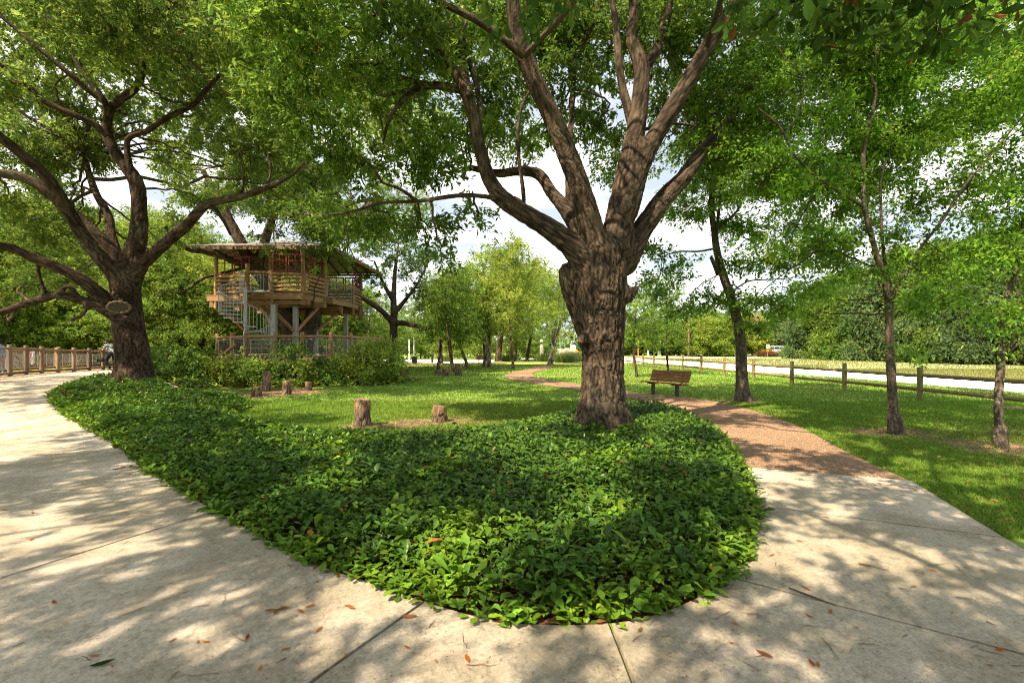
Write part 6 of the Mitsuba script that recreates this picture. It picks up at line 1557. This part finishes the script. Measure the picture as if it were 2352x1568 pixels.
for i, (u, v, R, H, lab) in enumerate([(1296, 832, 1.0, 1.0, 'ornamental grass clump before the stone wall, left'), (1310, 831, 1.0, 1.1, 'ornamental grass clump before the stone wall, middle'), (1323, 830, 1.0, 1.1, 'ornamental grass clump before the stone wall, next to the trunk'), (1252, 830, 1.1, .8, 'pale grass clump left of the multi stemmed tree'), (1264, 829, 1.0, .9, 'grass clump behind the multi stemmed tree'), (1166, 829, .9, .9, 'grass clump beside the stout oak'), (1022, 830, .7, .8, 'grass clump behind the pale spotted trunk')]):
    p = ground(u, v); n = 700
    a = r.uniform(0, 6.28, n); q = np.sqrt(r.random(n)) * R; b0 = np.stack([p[0] + np.cos(a) * q, p[1] + np.sin(a) * q * .6, 0 * a], 1)
    tp = b0 + np.stack([np.cos(a) * .35 * r.random(n), np.sin(a) * .35 * r.random(n), H * r.uniform(.6, 1.1, n)], 1)
    w = np.array([.03, 0, 0]); put('ornamental_grass', (np.stack([b0 - w, b0 + w, tp], 1).reshape(-1, 3), np.arange(3 * n).reshape(-1, 3)), 'mat_grass', color=np.repeat(np.array([.14, .19, .06]) * np.exp(r.normal(0, .25, (n, 1))), 3, 0), label=lab, cat='grass clump')

# ------------------------------------------------------------------ fallen leaves and twigs on the paths
r = np.random.default_rng(99)


def fallen_leaf(u, v, L, yaw, col, label, group=None):
    p = ground(u, v); W = L * .38
    t = np.linspace(0, 1, 7); w = W / 2 * np.sin(np.pi * np.clip(t * .93 + .05, 0, 1)) ** .8
    d, s = np.array([math.cos(yaw), math.sin(yaw)]), np.array([-math.sin(yaw), math.cos(yaw)])
    cu = .10 * L * (t - .45) ** 2 * 4 * r.uniform(.4, 1.4)
    rows = []
    for k in range(7):
        for o, up_ in ((-1, .35), (0, 0), (1, .35)):
            q = d * (t[k] - .5) * L + s * o * w[k]
            rows.append([p[0] + q[0], p[1] + q[1], p[2] + .019 + cu[k] + up_ * w[k]])
    f = []
    for k in range(6):
        for o in (0, 1):
            a_ = k * 3 + o; f += [[a_, a_ + 3, a_ + 4], [a_, a_ + 4, a_ + 1]]
    col = jitter(r, col, .15)
    put('fallen_leaf', (np.array(rows), np.array(f)), 'mat_leaf', smooth=True, color=np.broadcast_to(col, (21, 3)), label=label, cat='leaf', group=group)


TAN, ORG, GRN = (0.42, 0.20, 0.075), (0.50, 0.15, 0.02), (0.045, 0.085, 0.02)
fallen_leaf(235, 1533, .10, .5, GRN, 'dark green fallen leaf lying near the lower left corner')
fallen_leaf(1073, 1520, .06, 1.9, ORG, 'bright orange leaf on the sunlit slab at the bottom')
fallen_leaf(12, 975 + 200, .06, .3, ORG, 'orange leaf by the left edge above the brown joint')
fallen_leaf(940, 1423, .09, .1, TAN, 'tan leaf standing on the slab joint below the ground cover')
fallen_leaf(1755, 1510, .08, 2.4, (0.30, .13, .06), 'red brown curled leaf on the shaded slab, lower right')
fallen_leaf(1985, 1303, .09, 2.7, (.36, .25, .06), 'yellowish curled leaf in the middle of the right path')
for u, v in ((268, 1080), (282, 1076), (300, 1074), (318, 1076)):
    fallen_leaf(u, v, .10, r.uniform(0, 3), TAN, 'tan leaf of the dry cluster by the bed edge, left', 'dry leaf cluster on the left path')
for u, v in ((620, 1408), (632, 1412), (645, 1405), (655, 1402), (690, 1410), (712, 1398), (800, 1398), (806, 1402)):
    fallen_leaf(u, v, .06, r.uniform(0, 3), TAN, 'small tan dry leaf on the sunlit slab before the ground cover', 'dry leaves on the sunlit slab')
cp_ = CONC.intersection(shapely.box(-7, 1.9, 6, 9))
n = 0
while n < 50:
    u, v = r.uniform(0, 2352), 1568 - 640 * r.random() ** 1.3
    p = ground(u, v)
    if shapely.contains_xy(cp_, p[0], p[1]):
        n += 1; fallen_leaf(u, v, r.uniform(.025, .06), r.uniform(0, 6), ORG if r.random() < .35 else TAN, 'small dry leaf scattered on the concrete path', 'small leaves scattered on the concrete path')
n = 0
while n < 45:
    u, v = r.uniform(0, 2352), 1568 - 560 * r.random() ** 1.1
    p = ground(u, v)
    if not shapely.contains_xy(cp_, p[0], p[1]):
        continue
    n += 1
    yaw, L_ = r.uniform(0, 6.28), r.uniform(.04, .16)
    k = 5; tt_ = np.linspace(-.5, .5, k)
    pts = np.stack([p[0] + math.cos(yaw) * tt_ * L_, p[1] + math.sin(yaw) * tt_ * L_, np.full(k, p[2] + .021)], 1) + np.column_stack([r.normal(0, .03 * L_, (k, 2)), np.zeros(k)])
    v_, f_ = tube(pts, np.linspace(.0024, .0012, k), 5)
    put('twig', (v_, f_), 'mat_wood', smooth=True, color=np.broadcast_to(jitter(r, (.15, .11, .08), .3), (len(v_), 3)), label='thin dry twig lying on the concrete path', cat='twig', group='twigs scattered on the concrete path')
v_, f_ = tube([ground(*q) + [0, 0, .024] for q in ((1812, 1357), (1850, 1372), (1885, 1385), (1920, 1398))], [.004, .006, .005, .003], 6)
put('twig', (v_, f_), 'mat_wood', smooth=True, color=np.full((len(v_), 3), (.09, .06, .045)), label='longest dark twig on the right path beside the slab joint', cat='twig')
for u, v in ((1795, 970), (1768, 958), (2150, 940)):
    for _ in range(9):
        pass
